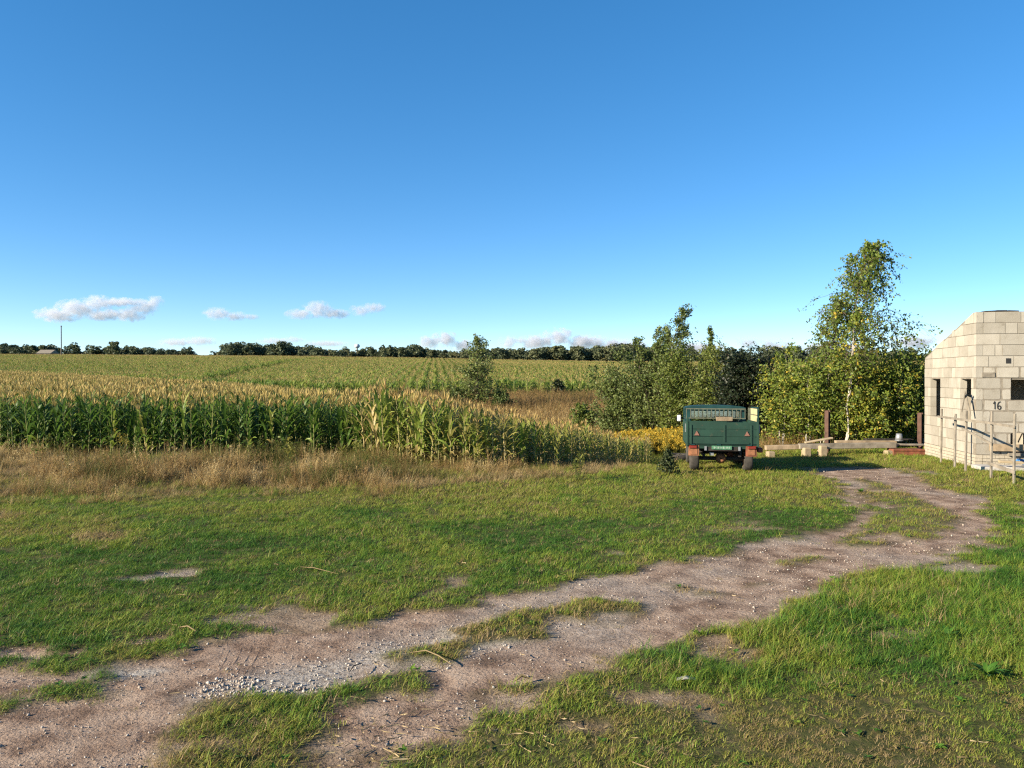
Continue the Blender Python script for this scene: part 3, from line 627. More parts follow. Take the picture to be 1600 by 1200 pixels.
rt = np.stack([np.zeros(len(x)), np.zeros(len(x)), -ang + math.pi * RNG.integers(0, 2, len(x)) + RNG.normal(0, .03, len(x))], 1)
scatter('far_corn_field', np.stack([x, y, gz(x, y) - .05], 1), crow, RNG.integers(0, 6, len(x)), RNG.uniform(.92, 1.08, len(x)) * (1 + .1 * (sd < 4)), rt, np.clip(RNG.normal(.28, .08, len(x)) + .22 * (fbm(x, y, 30, 5) - .5) + .1 * sstep(6, 12, x) * (sd < 12), 0, .6), 'far corn field in rows up the slope to the treeline')

# ------------------------------------------------------------------ weeds
def weedstem(seed, H=.8, seedhead=True):
    r = np.random.default_rng(seed); out = []
    for i in range(5):
        a_ = r.uniform(0, 6.283); h = H * r.uniform(.6, 1.1); b = np.array([r.normal(0, .06), r.normal(0, .06), 0]); tip = b + np.array([math.cos(a_) * .15, math.sin(a_) * .15, h])
        val = r.uniform(.2, .8); out.append(tube([b, (b + tip) / 2 + r.normal(0, .02, 3), tip], [.006, .005, .002], 3, val))
        for k in range(16):
            f = r.uniform(.15, 1); p = b + (tip - b) * f; d = r.uniform(0, 6.283); L = r.uniform(.05, .12) * (1.1 - .5 * f); up = r.uniform(-.5, .9)
            q = p + np.array([math.cos(d), math.sin(d), up]) * L; sd2 = np.array([-math.sin(d), math.cos(d), 0]) * L * .19
            out.append((np.array([p, (p + q) / 2 + sd2, q, (p + q) / 2 - sd2]), [np.array([[0, 1, 2, 3]])], np.array([val + r.normal(0, .15)])))
    return join(out)
def goldhead(seed, H=1.0):
    r = np.random.default_rng(seed); out = []
    for i in range(4):
        a_ = r.uniform(0, 6.283); h = H * r.uniform(.75, 1.1); b = np.array([r.normal(0, .07), r.normal(0, .07), 0]); tip = b + np.array([math.cos(a_) * .12, math.sin(a_) * .12, h])
        out.append(tube([b, tip], [.006, .002], 3, .1))
        for k in range(14):
            f = r.uniform(.15, .8); p = b + (tip - b) * f; d = r.uniform(0, 6.283); q = p + np.array([math.cos(d), math.sin(d), .2]) * .1; s2 = np.array([-math.sin(d), math.cos(d), 0]) * .012
            out.append((np.array([p, (p + q) / 2 + s2, q, (p + q) / 2 - s2]), [np.array([[0, 1, 2, 3]])], np.array([r.uniform(0, .3)])))
        for k in range(36):
            f = r.uniform(0, 1); d = r.uniform(0, 6.283); rad = .13 * f; p = tip + np.array([math.cos(d) * rad, math.sin(d) * rad, -.28 * f + r.normal(0, .02)])
            e = r.normal(0, .026, (3, 3)); out.append((np.array([p + e[0], p + e[1], p + e[2]]), [np.array([[0, 1, 2]])], np.array([r.uniform(.55, 1)])))
    return join(out)
wp = [mmesh('dry_grass%d' % i, blades(34, .55, .16, .010, .8, .45, 3, 500 + i, .3), 'weed') for i in range(4)] + \
     [mmesh('weedstem%d' % i, weedstem(600 + i), 'weed') for i in range(5)] + [mmesh('low%d' % i, blades(30, .26, .17, .011, 1.1, .5, 2, 520 + i, .6), 'weed') for i in range(3)]
n = 30000; x = RNG.uniform(-24, 8, n); y = RNG.uniform(15.5, 32, n); dn = sdpoly(x, y, WEED) + (fbm(x, y, 1.5, 91) - .5) * 1.6
clump = fbm(x, y, .9, 97); k = (dn > 0) & (RNG.uniform(size=n) < .12 + .55 * sstep(.38, .64, clump)) & (RNG.uniform(size=n) < .15 + .85 * sstep(-.3, .5, .4 - sdpoly(x, y, FIELD)))
x, y, dn, clump = x[k], y[k], dn[k], clump[k]; n = len(x); tall = (.25 + .75 * sstep(.3, 3.2, dn)) * (.3 + 1.2 * sstep(.40, .75, clump)) * (.5 + fbm(x, y, 2.6, 92)) * (1 - .55 * sstep(-3.5, .5, x))
typ = np.where(RNG.uniform(size=n) < .25 + .75 * (1 - tall), RNG.integers(9, 12, n), np.where(RNG.uniform(size=n) < .68, RNG.integers(0, 4, n), RNG.integers(4, 9, n)))
tn = .38 + (fbm(x, y, 1.1, 93) - .5) * 1.9 + (fbm(x, y, 4, 96) - .5) * .8 + RNG.normal(0, .14, n) - .16 * (typ >= 9)
scatter('dry_weeds', np.stack([x, y, gz(x, y) - .01], 1), wp, typ, RNG.uniform(.6, 1.2, n) * (.36 + .46 * tall), rrot(n, .18), np.clip(tn - .07, 0, .66), 'strip of dry brown weeds between the corn and the lawn')
# brown meadow in the dip and damp rough grass beyond the yard
n = 26000; x = RNG.uniform(-14, 40, n); y = RNG.uniform(26, 98, n)
k = (sdpoly(x, y, FIELD) < -.3) & (sdpoly(x, y, FAR) < -.5) & (np.abs(x / y) < .75) & ~((x > 4.3) & (y < 31.5) & (x / y < .44)) & ~((x / y > .44) & (y < 33)) & (sdpoly(x, y, WEED) < 0) & (sdpoly(x, y, [(6.0, 41), (4.6, 35.6), (5.0, 31), (7.6, 29.2), (9.4, 33.5), (10.8, 40), (10.6, 46), (7, 46)]) < 0)
x, y = x[k], y[k]; n = len(x); tn = .26 + (fbm(x, y, 9, 94) - .5) * .5 + RNG.normal(0, .1, n) + .12 * sstep(46, 58, y) - .12 * sstep(70, 90, y)
scatter('rough_meadow', np.stack([x, y, gz(x, y) - .02], 1), wp, RNG.integers(0, 12, n), RNG.uniform(.6, 1.1, n) * (.6 + y / 70), rrot(n, .18), np.clip(tn, 0, .7), 'brownish rough meadow in the dip before the far corn')
ghp = [mmesh('goldenrod%d' % i, goldhead(700 + i), 'goldenrod') for i in range(5)]
n = 4200; x = RNG.uniform(4.2, 14.5, n); y = RNG.uniform(30.5, 45, n); GR = [(6.0, 40), (4.9, 35.6), (5.6, 32.6), (7.6, 31.2), (9.0, 33.5), (10.2, 40), (10.0, 44.5), (7, 44)]
k = sdpoly(x, y, GR) > RNG.normal(0, .35, n); x, y = x[k], y[k]; n = len(x)
scatter('goldenrod', np.stack([x, y, gz(x, y)], 1), ghp, RNG.integers(0, 5, n), RNG.uniform(.75, 1.15, n) * (1 - .35 * sstep(35, 31, y)), rrot(n, .1), np.clip(RNG.normal(.08, .1, n) + .15 * (fbm(x, y, 2, 95) - .3), -.2, .4), 'bank of yellow flowering goldenrod left of the truck')

for i, (px, py, s_, tn_, lb) in enumerate(((187, 728, 1.25, .22, 'tall yellow-topped weed before the corn at the left'), (214, 735, 1.0, .05, 'green leafy weed beside the tall yellow-topped one'), (68, 730, .95, .0, 'lone green weed near the left edge before the corn'),
                                            (452, 742, .9, .1, 'yellowing weed in the dry strip below the left corn'), (566, 745, 1.05, .0, 'green weed at the inner corner of the corn field'), (905, 752, .8, .0, 'green weed at the right end of the dry strip'))):
    x, y = ground_at(px, py); t_ = thing('flowering_weed', lb, 'weed', (x, y, gzs(x, y) - .02)); V, F, v = goldhead(900 + i, s_); o_ = link('stems', np_mesh('stems', *goldhead(900 + i, s_ * 1.0)), t_, 'goldenrod'); o_['tint'] = tn_ - .25
    o_ = link('foliage', np_mesh('foliage', *weedstem(920 + i, s_ * .7)), t_, 'weed'); o_['tint'] = -.25
# ------------------------------------------------------------------ trees
def leaf_quads(C, size, r, v, droop=0.):
    """C: centres (n,3) -> diamond leaves with random turn"""
    n = len(C); d = r.normal(size=(n, 3)); d[:, 2] -= droop; d /= np.linalg.norm(d, axis=1, keepdims=True)
    e = np.cross(d, r.normal(size=(n, 3))); e /= np.linalg.norm(e, axis=1, keepdims=True)
    s_ = size * r.uniform(.6, 1.25, (n, 1)); L = d * s_ * .62; W = e * s_ * .36
    V = np.stack([C - L, C + W, C + L, C - W], 1).reshape(-1, 3); F = np.arange(4 * n).reshape(n, 4)
    return V, [F], v
def tree(name, label, base, H, seed, bark, leaf, crown_r, start=.2, nlimb=26, twigs=7, leaves=9, lsize=.09, up=.8, droop=0., lean=(0, 0), stems=1, prof=None,
         spread=.0, vmean=.4, vsd=.2, trunk_r=None, wind=(0, 0), group=None, cat='tree', yellow=0., hmin=.6, rz=0):
    r = np.random.default_rng(seed); t_ = thing(name, label, cat, base, rz, group); wood_t = []; wood_b = []; C = []; Vv = []
    prof = prof or (lambda f: math.sin(math.pi * min(1, .12 + .88 * f) ** .8) ** .7)
    for s_ in range(stems):
        hs_ = H * (1 if s_ == 0 else r.uniform(hmin, .95)); a_ = 6.283 * s_ / stems + r.normal(0, .4) + seed; off = np.array([math.cos(a_), math.sin(a_), 0]) * (spread * r.uniform(.3, 1) if s_ or stems > 2 else 0)
        np_ = 7; pts = []
        for k in range(np_):
            f = k / (np_ - 1); pts.append(off * (.25 + .9 * f) + np.array([lean[0] * f ** 1.4, lean[1] * f ** 1.4, hs_ * f]) + r.normal(0, .018 * H * (0 < k < np_), 3) * np.array([1, 1, 0]))
        pts = np.array(pts); tr_ = (trunk_r or H * .011) * (1 if s_ == 0 else .75); rad = [tr_ * (1.25 if k == 0 else 1) * (1 - .88 * k / (np_ - 1)) for k in range(np_)]
        wood_t.append(tube(pts, rad, 7)); nl = max(5, int(nlimb * (1 if s_ == 0 else .65)))
        for i in range(nl):
            f = start + (1 - start) * (i + r.uniform(0, .9)) / nl; f = min(f, .99); q = f * (np_ - 1); k = int(q); p = pts[k] * (1 - q + k) + pts[min(k + 1, np_ - 1)] * (q - k)
            ff = (f - start) / (1 - start); az = 2.4 * i + r.normal(0, .5); L = crown_r * prof(ff) * r.uniform(.65, 1.2) * (1 if s_ == 0 else .75); e = up * (.5 + .7 * ff) + r.normal(0, .15)
            d = np.array([math.cos(az) * math.cos(e), math.sin(az) * math.cos(e), math.sin(e)]); lp = [p]; nn = 5
            for m_ in range(1, nn):
                g_ = m_ / (nn - 1); lp.append(p + d * L * g_ + np.array([wind[0] * g_ * g_, wind[1] * g_ * g_, -droop * L * .55 * g_ ** 2.2]) + r.normal(0, .03 * L, 3))
            lp = np.array(lp); lr = max(.006, tr_ * .38 * (1 - .6 * f)); wood_b.append(tube(lp, [lr, lr * .75, lr * .55, lr * .4, lr * .2], 4))
            for tw in range(twigs):
                g_ = .25 + .75 * (tw + r.uniform(0, 1)) / twigs; g_ = min(g_, .999); q2 = g_ * (nn - 1); k2 = int(q2); tp = lp[k2] * (1 - q2 + k2) + lp[k2 + 1] * (q2 - k2)
                td = r.normal(size=3) * .6 + d * .7; td[2] += .3 * (1 - droop) - 1.3 * droop; td = td / np.linalg.norm(td); tl = L * r.uniform(.22, .48) + .12
                te = tp + td * tl + np.array([wind[0], wind[1], 0]) * .35 + np.array([0, 0, -droop * tl * .5]); mid = (tp + te) / 2 + np.array([0, 0, droop * tl * .15])
                wood_b.append(tube([tp, mid, te], [lr * .4, lr * .25, lr * .12], 3))
                nl_ = max(2, int(leaves * r.uniform(.5, 1.4))); h_ = r.uniform(.1, 1.0, nl_)[:, None]
                cc = np.where(h_ < .5, tp + (mid - tp) * h_ * 2, mid + (te - mid) * (h_ * 2 - 1)) + r.normal(0, (.05 + .04 * L) * (1 - .6 * min(1, droop)), (nl_, 3)); C.append(cc)
                Vv.append(np.clip(r.normal(vmean, vsd, nl_) + r.normal(0, vsd * .6), 0, .86) if r.uniform() > yellow else r.uniform(.7, 1, nl_))
    link('trunk', np_mesh('trunk', *join(wood_t), smooth=True), t_, bark)
    link('branches', np_mesh('branches', *join(wood_b)), t_, M['bark'])
    C = np.concatenate(C); Vv = np.concatenate(Vv); k = C[:, 2] > .03; link('crown', np_mesh('crown', *leaf_quads(C[k], lsize, r, Vv[k], droop)), t_, leaf)
    return t_
def base(px, Y): x = (px - CX) / FPX * Y; return (x, Y, gzs(x, Y) - .05)
# the tall birch and its companions
tree('birch_tree', 'tallest birch leaning right with drooping windswept twigs behind the timber stack', base(1314, 33), 8.5, 11, 'birch_bark', 'birch_leaf', 2.6, .30, 64, 12, 17, .105, .95, .9, (.95, .2), vmean=.30, vsd=.2, wind=(.4, 0), trunk_r=.085,
     prof=lambda f: (.6 + .6 * math.sin(math.pi * min(1, f * 1.05))) * (1 - .35 * f), yellow=.012)
tree('birch_tree', 'second birch, half as tall, just left of the tallest birch', base(1296, 33.6), 6.4, 12, 'birch_bark', 'birch_leaf', 1.5, .3, 36, 9, 13, .10, 1.05, .6, (.25, 0), vmean=.45, wind=(.25, 0), trunk_r=.06, yellow=.05)
tree('birch_tree', 'twin-stemmed pale birch rising between the timber stack and the tallest birch', base(1320, 31.6), 5.6, 13, 'birch_bark', 'birch_leaf', 1.1, .5, 22, 7, 9, .10, 1.1, .5, (.4, 0), stems=2, spread=.18, vmean=.5, wind=(.2, 0), trunk_r=.05, yellow=.1)
sap = [(1222, 33.2, 3.8, 1.15, 'rounded yellow green sapling at the left end of the birch thicket'), (1243, 34.5, 5.0, .8, 'thin pointed sapling poking above the left end of the thicket'), (1262, 32.4, 3.9, 1.1, 'leafy sapling left of the left rusty post'),
       (1285, 32.2, 4.2, 1.0, 'sapling behind the left rusty post'), (1338, 31.8, 3.7, .8, 'low yellowing sapling right of the twin birch stems'), (1358, 31.6, 3.6, .9, 'yellow leaved sapling right of centre behind the long beam'),
       (1378, 32.6, 4.0, 1.1, 'bushy sapling under the right side of the tallest birch'), (1400, 32.0, 3.9, 1.0, 'sapling behind the zinc bucket'), (1418, 32.8, 4.3, 1.1, 'slim white-stemmed birch sapling left of the right rusty post'),
       (1440, 33.2, 4.3, 1.2, 'sapling behind the right rusty post beside the block wall'), (1466, 34.5, 4.2, 1.3, 'sapling mostly hidden behind the block house'), (1310, 34.8, 4.3, 1.2, 'sapling deep in the thicket behind the twin birch'), (1395, 35.2, 4.3, 1.3, 'sapling deep in the thicket behind the bucket')]
for i, (px, Y, H, cr, lb) in enumerate(sap):
    tree('birch_sapling', lb, base(px, Y), H * .84, 40 + i, 'birch_bark', 'birch_leaf', cr, .13, 30, 7, 12, .10, .75, .15, (RNG.normal(0, .15), 0), stems=3, spread=.35, vmean=.46 + .08 * (i in (0, 4, 5)), vsd=.2, trunk_r=.026, group='saplings of the birch thicket', yellow=.04 + .12 * (i in (4, 5, 7)), prof=lambda f: .55 + .5 * math.sin(math.pi * (.15 + .8 * f)))
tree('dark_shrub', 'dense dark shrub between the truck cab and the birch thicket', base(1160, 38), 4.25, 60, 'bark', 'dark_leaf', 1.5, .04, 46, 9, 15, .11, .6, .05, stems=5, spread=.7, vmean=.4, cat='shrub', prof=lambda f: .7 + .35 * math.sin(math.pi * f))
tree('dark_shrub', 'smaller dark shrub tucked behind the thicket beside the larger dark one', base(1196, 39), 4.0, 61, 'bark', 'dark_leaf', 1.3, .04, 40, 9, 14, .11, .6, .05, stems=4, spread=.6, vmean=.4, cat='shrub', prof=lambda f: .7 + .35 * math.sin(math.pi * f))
tree('willow_tree', 'tall wispy willow with upright windswept shoots left of the truck', base(1030, 46), 7.7, 62, 'bark', 'willow_leaf', 2.0, .06, 44, 9, 12, .12, .95, .0, (.2, 0), stems=6, spread=1.7, hmin=.78, vmean=.42, wind=(.3, 0), trunk_r=.07, prof=lambda f: 1.25 - 1.0 * f)
tree('willow_shrub', 'narrow upright shrub with one thin spire above the truck cab', base(1098, 44), 6.6, 63, 'bark', 'shrub_leaf', 1.1, .05, 34, 8, 11, .11, 1.1, .0, (.45, 0), stems=2, spread=.4, vmean=.5, cat='shrub', prof=lambda f: 1.3 * (1 - f) ** 1.3 + .12)
tree('willow_shrub', 'broad green shrub directly behind the truck cab', base(1112, 41), 4.8, 64, 'bark', 'shrub_leaf', 1.35, .03, 40, 9, 14, .11, .7, .0, stems=4, spread=.6, vmean=.6, cat='shrub', prof=lambda f: .7 + .35 * math.sin(math.pi * f))
tree('willow_shrub', 'dense green shrub at the foot of the tall willow', base(1062, 43), 4.9, 65, 'bark', 'shrub_leaf', 1.4, .03, 42, 9, 14, .11, .7, .0, stems=4, spread=.6, vmean=.55, cat='shrub', prof=lambda f: .7 + .35 * math.sin(math.pi * f))
tree('willow_shrub', 'low spreading shrub at the left end of the hedge above the corn', base(965, 48), 4.0, 66, 'bark', 'willow_leaf', 1.5, .03, 40, 9, 13, .12, .65, .1, stems=4, spread=.7, vmean=.42, cat='shrub', prof=lambda f: .75 + .3 * math.sin(math.pi * f))
tree('willow_shrub', 'olive shrub between the low spreading one and the tall willow', base(1000, 46.5), 4.8, 67, 'bark', 'willow_leaf', 1.5, .03, 42, 9, 13, .12, .7, .05, stems=4, spread=.7, vmean=.45, cat='shrub', prof=lambda f: .75 + .3 * math.sin(math.pi * f))
tree('lone_tree', 'lone slender tree standing in the dip before the far corn', base(745, 74), 6.6, 68, 'bark', 'willow_leaf', 2.3, .08, 54, 8, 10, .17, .9, .2, (.1, 0), stems=2, spread=.5, vmean=.5, trunk_r=.08, prof=lambda f: .75 + .5 * math.sin(math.pi * f) - .5 * f)
for i, (px, Y, H, cr, lb, mt) in enumerate(((712, 74, 2.0, 1.2, 'low olive shrub just left of the lone tree', 'willow_leaf'), (782, 73, 1.9, 1.2, 'low olive shrub just right of the lone tree', 'willow_leaf'), (873, 90, 2.3, .8, 'small dark green shrub before the far corn', 'dark_leaf'), (915, 52, 2.0, 1.3, 'low dull shrub in the meadow left of the hedge', 'shrub_leaf'))):
    tree('low_shrub', lb, base(px, Y), H, 70 + i, 'bark', mt, cr, .04, 26, 7, 9, .15, .6, .05, stems=3, spread=.5, vmean=.4, cat='shrub')
# small spruce in the lawn left of the truck
def spruce(px, py, H):
    x, y = ground_at(px, py); t_ = thing('spruce_sapling', 'small dark spruce sapling in the lawn left of the truck', 'tree', (x, y, gzs(x, y) - .03)); r = np.random.default_rng(5); br = []; C = []
    link('trunk', np_mesh('trunk', *tube([(0, 0, 0), (.01, 0, H)], [.02, .005], 6)), t_, 'bark')
    for k in range(34):
        f = .1 + .88 * k / 34; L = .34 * (1 - f) + .05; az = 2.4 * k; d = np.array([math.cos(az), math.sin(az), .25]); p = np.array([0, 0, H * f]); br.append(tube([p, p + d * L], [.006, .002], 3))
        C.append(p + d * L * r.uniform(0, 1, (46, 1)) + r.normal(0, .022, (46, 3)))
    link('branches', np_mesh('branches', *join(br)), t_, M['bark']); C = np.concatenate(C); link('crown', np_mesh('crown', *leaf_quads(C, .055, r, r.uniform(0, 1, len(C)))), t_, 'spruce_leaf')
spruce(1044, 742, .72)
# ------------------------------------------------------------------ far wood
def far_tree(seed, kind):
    r = np.random.default_rng(seed); H = 1.; gr = [('bark', tube([(0, 0, 0), (0, 0, .6)], [.02, .012], 4))]
    C = []; v = []
    for k in range(16):
        a_ = r.uniform(0, 6.283); z = r.uniform(.22, .95); rad = (.30 if kind == 0 else .18) * (1 - abs(z - .5) * 1.1) * r.uniform(.4, 1.1); c_ = np.array([math.cos(a_) * rad, math.sin(a_) * rad, z]); n_ = 34
        u_ = r.normal(size=(n_, 3)); u_ /= np.linalg.norm(u_, axis=1, keepdims=True); C.append(c_ + u_ * r.uniform(.06, .13) * np.array([1.1, 1.1, .85])); v.append(np.full(n_, r.uniform()) * .6 + r.uniform(0, .4, n_))
    gr.append(('forest_leaf', leaf_quads(np.concatenate(C), .085, r, np.concatenate(v)))); return multi_mesh('far_tree%d' % seed, gr)
ftp = [far_tree(800 + i, i % 3 // 2) for i in range(8)]
pt = []; sc = []; tn = []
def wood(px0, px1, Y0, Y1, n, h0, h1, tm):
    for _ in range(n):
        px = RNG.uniform(px0, px1); Y = RNG.uniform(Y0, Y1); x = (px - CX) / FPX * Y; z = gzs(x, Y); pt.append((x, Y, z - .4)); h = RNG.uniform(h0 * .82, h1) * (.72 + .5 * float(vnoise(np.array([x]), np.array([Y * .2]), 30., 4)[0])) * (1.12 if RNG.uniform() < .05 else 1); sc.append((h * RNG.uniform(.9, 1.4), h * RNG.uniform(.9, 1.4), h)); tn.append(np.clip(RNG.normal(tm, .12), 0, .6))
wood(-500, 180, 400, 470, 620, 8.8, 12, .12); wood(170, 300, 400, 460, 190, 7, 10, .13); wood(350, 520, 390, 460, 230, 7.0, 10, .12); wood(285, 380, 400, 460, 70, 4.8, 7, .15)
wood(490, 640, 375, 440, 170, 8.0, 10.5, .25); wood(640, 1010, 375, 440, 420, 9, 11.5, .25); wood(1000, 2200, 370, 450, 520, 7, 11, .22)
pt = np.array(pt); n = len(pt); scatter('far_wood', pt, ftp, RNG.integers(0, 8, n), np.array(sc), np.stack([np.zeros(n), np.zeros(n), RNG.uniform(0, 6.28, n)], 1), np.array(tn), 'dark strip of woodland along the horizon')
# pole, shed and water tower on the skyline
x = (96 - CX) / FPX * 285; z = gzs(x, 285)
t_ = thing('utility_pole', 'bare utility pole standing on the skyline at the left', 'pole', (x, 285, z)); MB().cyl((0, 0, 0), (0, 0, 12.9), .22, .17, 8).build('post', 'grey_wood', t_); MB().box((0, 0, 12.5), (.5, .14, .14)).cyl((.2, 0, 12.5), (.2, 0, 12.85), .06, n=6).cyl((-.2, 0, 12.5), (-.2, 0, 12.85), .06, n=6).build('crossarm', 'grey_wood', t_)
x = (75 - CX) / FPX * 318; z = gzs(x, 318)
t_ = thing('shed', 'low grey shed roof showing above the far corn beside the pole', 'shed', (x, 318, z)); MB().box((0, 0, 1.3), (5.2, 6, 2.6)).build('wall', 'grey_wood', t_); MB().prism([(-3.3, 0), (3.3, 0), (0, 1.6)], 6.0, Matrix.Translation((3.0, 0, 2.6)) @ Euler((math.pi / 2, 0, -math.pi / 2)).to_matrix().to_4x4()).build('roof', 'grey_wood', t_)
x = (558 - CX) / FPX * 470; z = gzs(x, 470)
t_ = thing('water_tower', 'tiny white tank of a water tower above the far wood', 'tower', (x, 470, z)); MB().lathe([(.1, 11.6), (1.0, 11.7), (1.7, 12.4), (1.7, 13.4), (1.0, 14.1), (.1, 14.3)], 14).build('tank', 'mirror', t_, True); MB().cyl((0, 0, 0), (0, 0, 11.8), .6, .5, 8).build('column', 'concrete', t_)

# ------------------------------------------------------------------ truck
def truck():
    rx, ry = 6.14, 22.55; yaw = -math.radians(10.5); T = thing('truck', 'old green flatbed truck seen from behind on the lawn', 'truck', (rx, ry, gzs(rx, ry) - .01), yaw)
    T.rotation_euler = (math.radians(-1.4), 0, yaw)
    zb, zt = .80, 1.46; HW = 1.0; BL = 2.55; y0 = -.5
    MB().box((0, y0 + BL / 2, zb - .02), (2 * HW - .02, BL - .02, .07)).build('bed_floor', 'truck_green', T)
    def board(nm, a, b, z0, z1, nrm):
        a = Vector(a); b = Vector(b); root = MB().bar(a + Vector((0, 0, z0 + .012)), b + Vector((0, 0, z0 + .012)), .045, .024).build(nm, 'truck_green', T); k = 3; h = (z1 - z0 - .03) / k
        for i in range(k):
            zc = z0 + .03 + h * (i + .5); MB().bar(a + Vector((0, 0, zc)), b + Vector((0, 0, zc)), .036, h - .008, .006).build('plank', 'truck_green', root)
        return root
    tg = board('tailgate', (-HW, y0, 0), (HW, y0, 0), zb, zt, -1)
    for x in (-.88, .06, .80): MB().box((x, y0 - .03, (zb + zt) / 2 - .03), (.05, .02, zt - zb - .1), bev=.004).build('strap', 'truck_green', tg)
    for x in (-.83, -.1, .75): MB().cyl((x - .06, y0 - .035, zb + .0), (x + .06, y0 - .035, zb + .0), .022, n=8).build('hinge', 'truck_cab', tg)
    MB().box((.0, y0 - .045, zb + .055), (1.5, .02, .05), bev=.005).build('lower_rail', 'truck_green', tg)
    for x in (-.72, .68):
        MB().prism([(-.075, -.06), (.075, -.06), (0, .075)], .012, Matrix.Translation((x, y0 - .03, zb + .33)) @ Euler((math.pi / 2, 0, 0)).to_matrix().to_4x4()).build('reflector', 'reflector', tg)
    for sx in (-1, 1):
        board('side_board', (sx * (HW + .0), y0 + .03, 0), (sx * (HW + .0), y0 + BL, 0), zb, zt, sx)
        MB().box((sx * (HW - .02), y0 + .0, 1.17), (.06, .07, .82), bev=.006).build('corner_post', 'truck_green', T)
        MB().bar((sx * (HW + .035), y0 + .1, zt - .06), (sx * (HW + .035), y0 + .1, zt - .3), .02, .02).build('latch', 'zinc', T)
    MB().box((0, y0 + .05, zb - .075), (1.94, .07, .07), bev=.006).build('rear_beam', 'truck_green', T)
    # headboard rack and the tall inner side on the right
    hy = y0 + BL - .03; rk = MB().box((0, hy, 1.80), (1.86, .03, .03)).box((0, hy, 1.50), (1.86, .03, .03)).build('rack', 'rail', T)
    for i in range(15): MB().box((-.91 + .13 * i, hy, 1.65), (.022, .022, .29)).build('bar', 'rail', rk)
    board('headboard', (-HW + .03, hy + .0, 0), (HW - .03, hy + .0, 0), zb, zt - .05, 1)
    sr = MB().box((HW - .01, y0 + .78, 1.87), (.035, 1.5, .035)).box((HW - .01, y0 + .04, 1.66), (.035, .035, .40)).box((HW - .01, y0 + 1.52, 1.66), (.035, .035, .40)).build('side_rail', 'truck_cab', T)
    for i in range(3): MB().box((HW - .035, y0 + .29 + .48 * i, 1.66), (.016, .46, .37), bev=.004).build('panel', 'beige', sr)
    MB().box((HW - .05, y0 + .77, 1.665), (.014, 1.44, .02)).build('batten', 'rail', sr)
    for i in range(4): MB().box((HW - .01, y0 + 1.72 + .2 * i, 1.66), (.022, .022, .38)).build('bar', 'rail', sr)
    MB().box((.25, hy - .25, 1.49), (.5, .05, .12), rot=(.2, 0, .1)).build('loose_board', 'old_wood', T)
    # cab
    cy0 = y0 + BL + .10; cl = 1.45; cw = .93
    W = MB()   # rear wall round the window
    W.box((0, cy0, .98), (2 * cw, .04, .60)).box((0, cy0, 1.80), (2 * cw - .1, .04, .14)).box((-cw + .09, cy0, 1.5), (.18, .04, .46)).box((cw - .09, cy0, 1.5), (.18, .04, .46))
    cb = W.build('cab', 'truck_cab', T)
    MB().box((0, cy0 - .005, 1.5), (2 * cw - .36, .008, .46)).build('rear_window', 'glass', cb)
    for sx in (-1, 1):
        MB().box((sx * cw, cy0 + cl / 2, .98), (.045, cl, .60), bev=.01).box((sx * cw, cy0 + .12, 1.55), (.045, .24, .56)).box((sx * cw, cy0 + cl - .06, 1.55), (.045, .12, .56)).box((sx * cw, cy0 + cl / 2, 1.80), (.045, cl, .08)).build('cab_side', 'truck_cab', cb)
        d_ = MB().box((sx * (cw + .02), cy0 + .72, .98), (.03, .92, .56), bev=.01).build('door', 'truck_cab', cb); MB().box((sx * (cw + .045), cy0 + .36, 1.14), (.02, .12, .025)).build('handle', 'zinc', d_)
        MB().box((sx * cw, cy0 + .72, 1.52), (.008, .92, .48)).build('side_window', 'glass', cb)
    rp = [(-cw, 1.80)] + [(cw * 1.01 * math.sin(a_), 1.80 + .12 * math.cos(a_) ** .6 if abs(a_) < 1.57 else 1.8) for a_ in np.linspace(-1.45, 1.45, 13)] + [(cw, 1.80)]
    MB().prism(rp, cl + .1, Matrix.Translation((0, cy0 + cl + .05, 0)) @ Euler((math.pi / 2, 0, 0)).to_matrix().to_4x4()).build('roof', 'truck_cab', cb)
    MB().box((0, cy0 + cl, 1.02), (2 * cw, .05, .66)).box((0, cy0 + cl, 1.80), (2 * cw, .05, .1)).box((0, cy0 + cl, 1.55), (.05, .05, .5)).build('front_panel', 'truck_cab', cb); MB().box((0, cy0 + cl + .005, 1.55), (2 * cw - .1, .008, .46)).build('windscreen', 'glass', cb)
    MB().box((0, cy0 + cl + .16, .85), (1.1, .3, .4), bev=.05).build('bonnet', 'truck_cab', cb)
    for sx in (-1, 1): MB().cyl((sx * .72, cy0 + cl, .84), (sx * .72, cy0 + cl + .08, .84), .1, n=14).build('headlight', 'mirror', T)
    MB().box((-.45, cy0 + .55, 1.15), (.5, .14, .5), bev=.04).build('seat', 'metal_dark', T); MB().box((.45, cy0 + .55, 1.15), (.5, .14, .5), bev=.04).build('seat', 'metal_dark', T)
    mi = MB().bar((-cw, cy0 + 1.2, 1.45), (-cw - .17, cy0 + 1.15, 1.45), .02, .02).bar((-cw, cy0 + 1.2, 1.2), (-cw - .17, cy0 + 1.15, 1.40), .015, .015).build('mirror_arm', 'metal_dark', T)
    MB().box((-cw - .17, cy0 + 1.13, 1.46), (.13, .04, .21), bev=.018).build('mirror', 'mirror', mi)
    # frame, axle, wheels
    for sx in (-1, 1): MB().box((sx * .36, 1.75, .68), (.08, 4.4, .13)).build('frame_rail', 'metal_dark', T)
    MB().box((0, y0 + .05, .69), (.85, .08, .12)).build('cross_member', 'metal_dark', T)
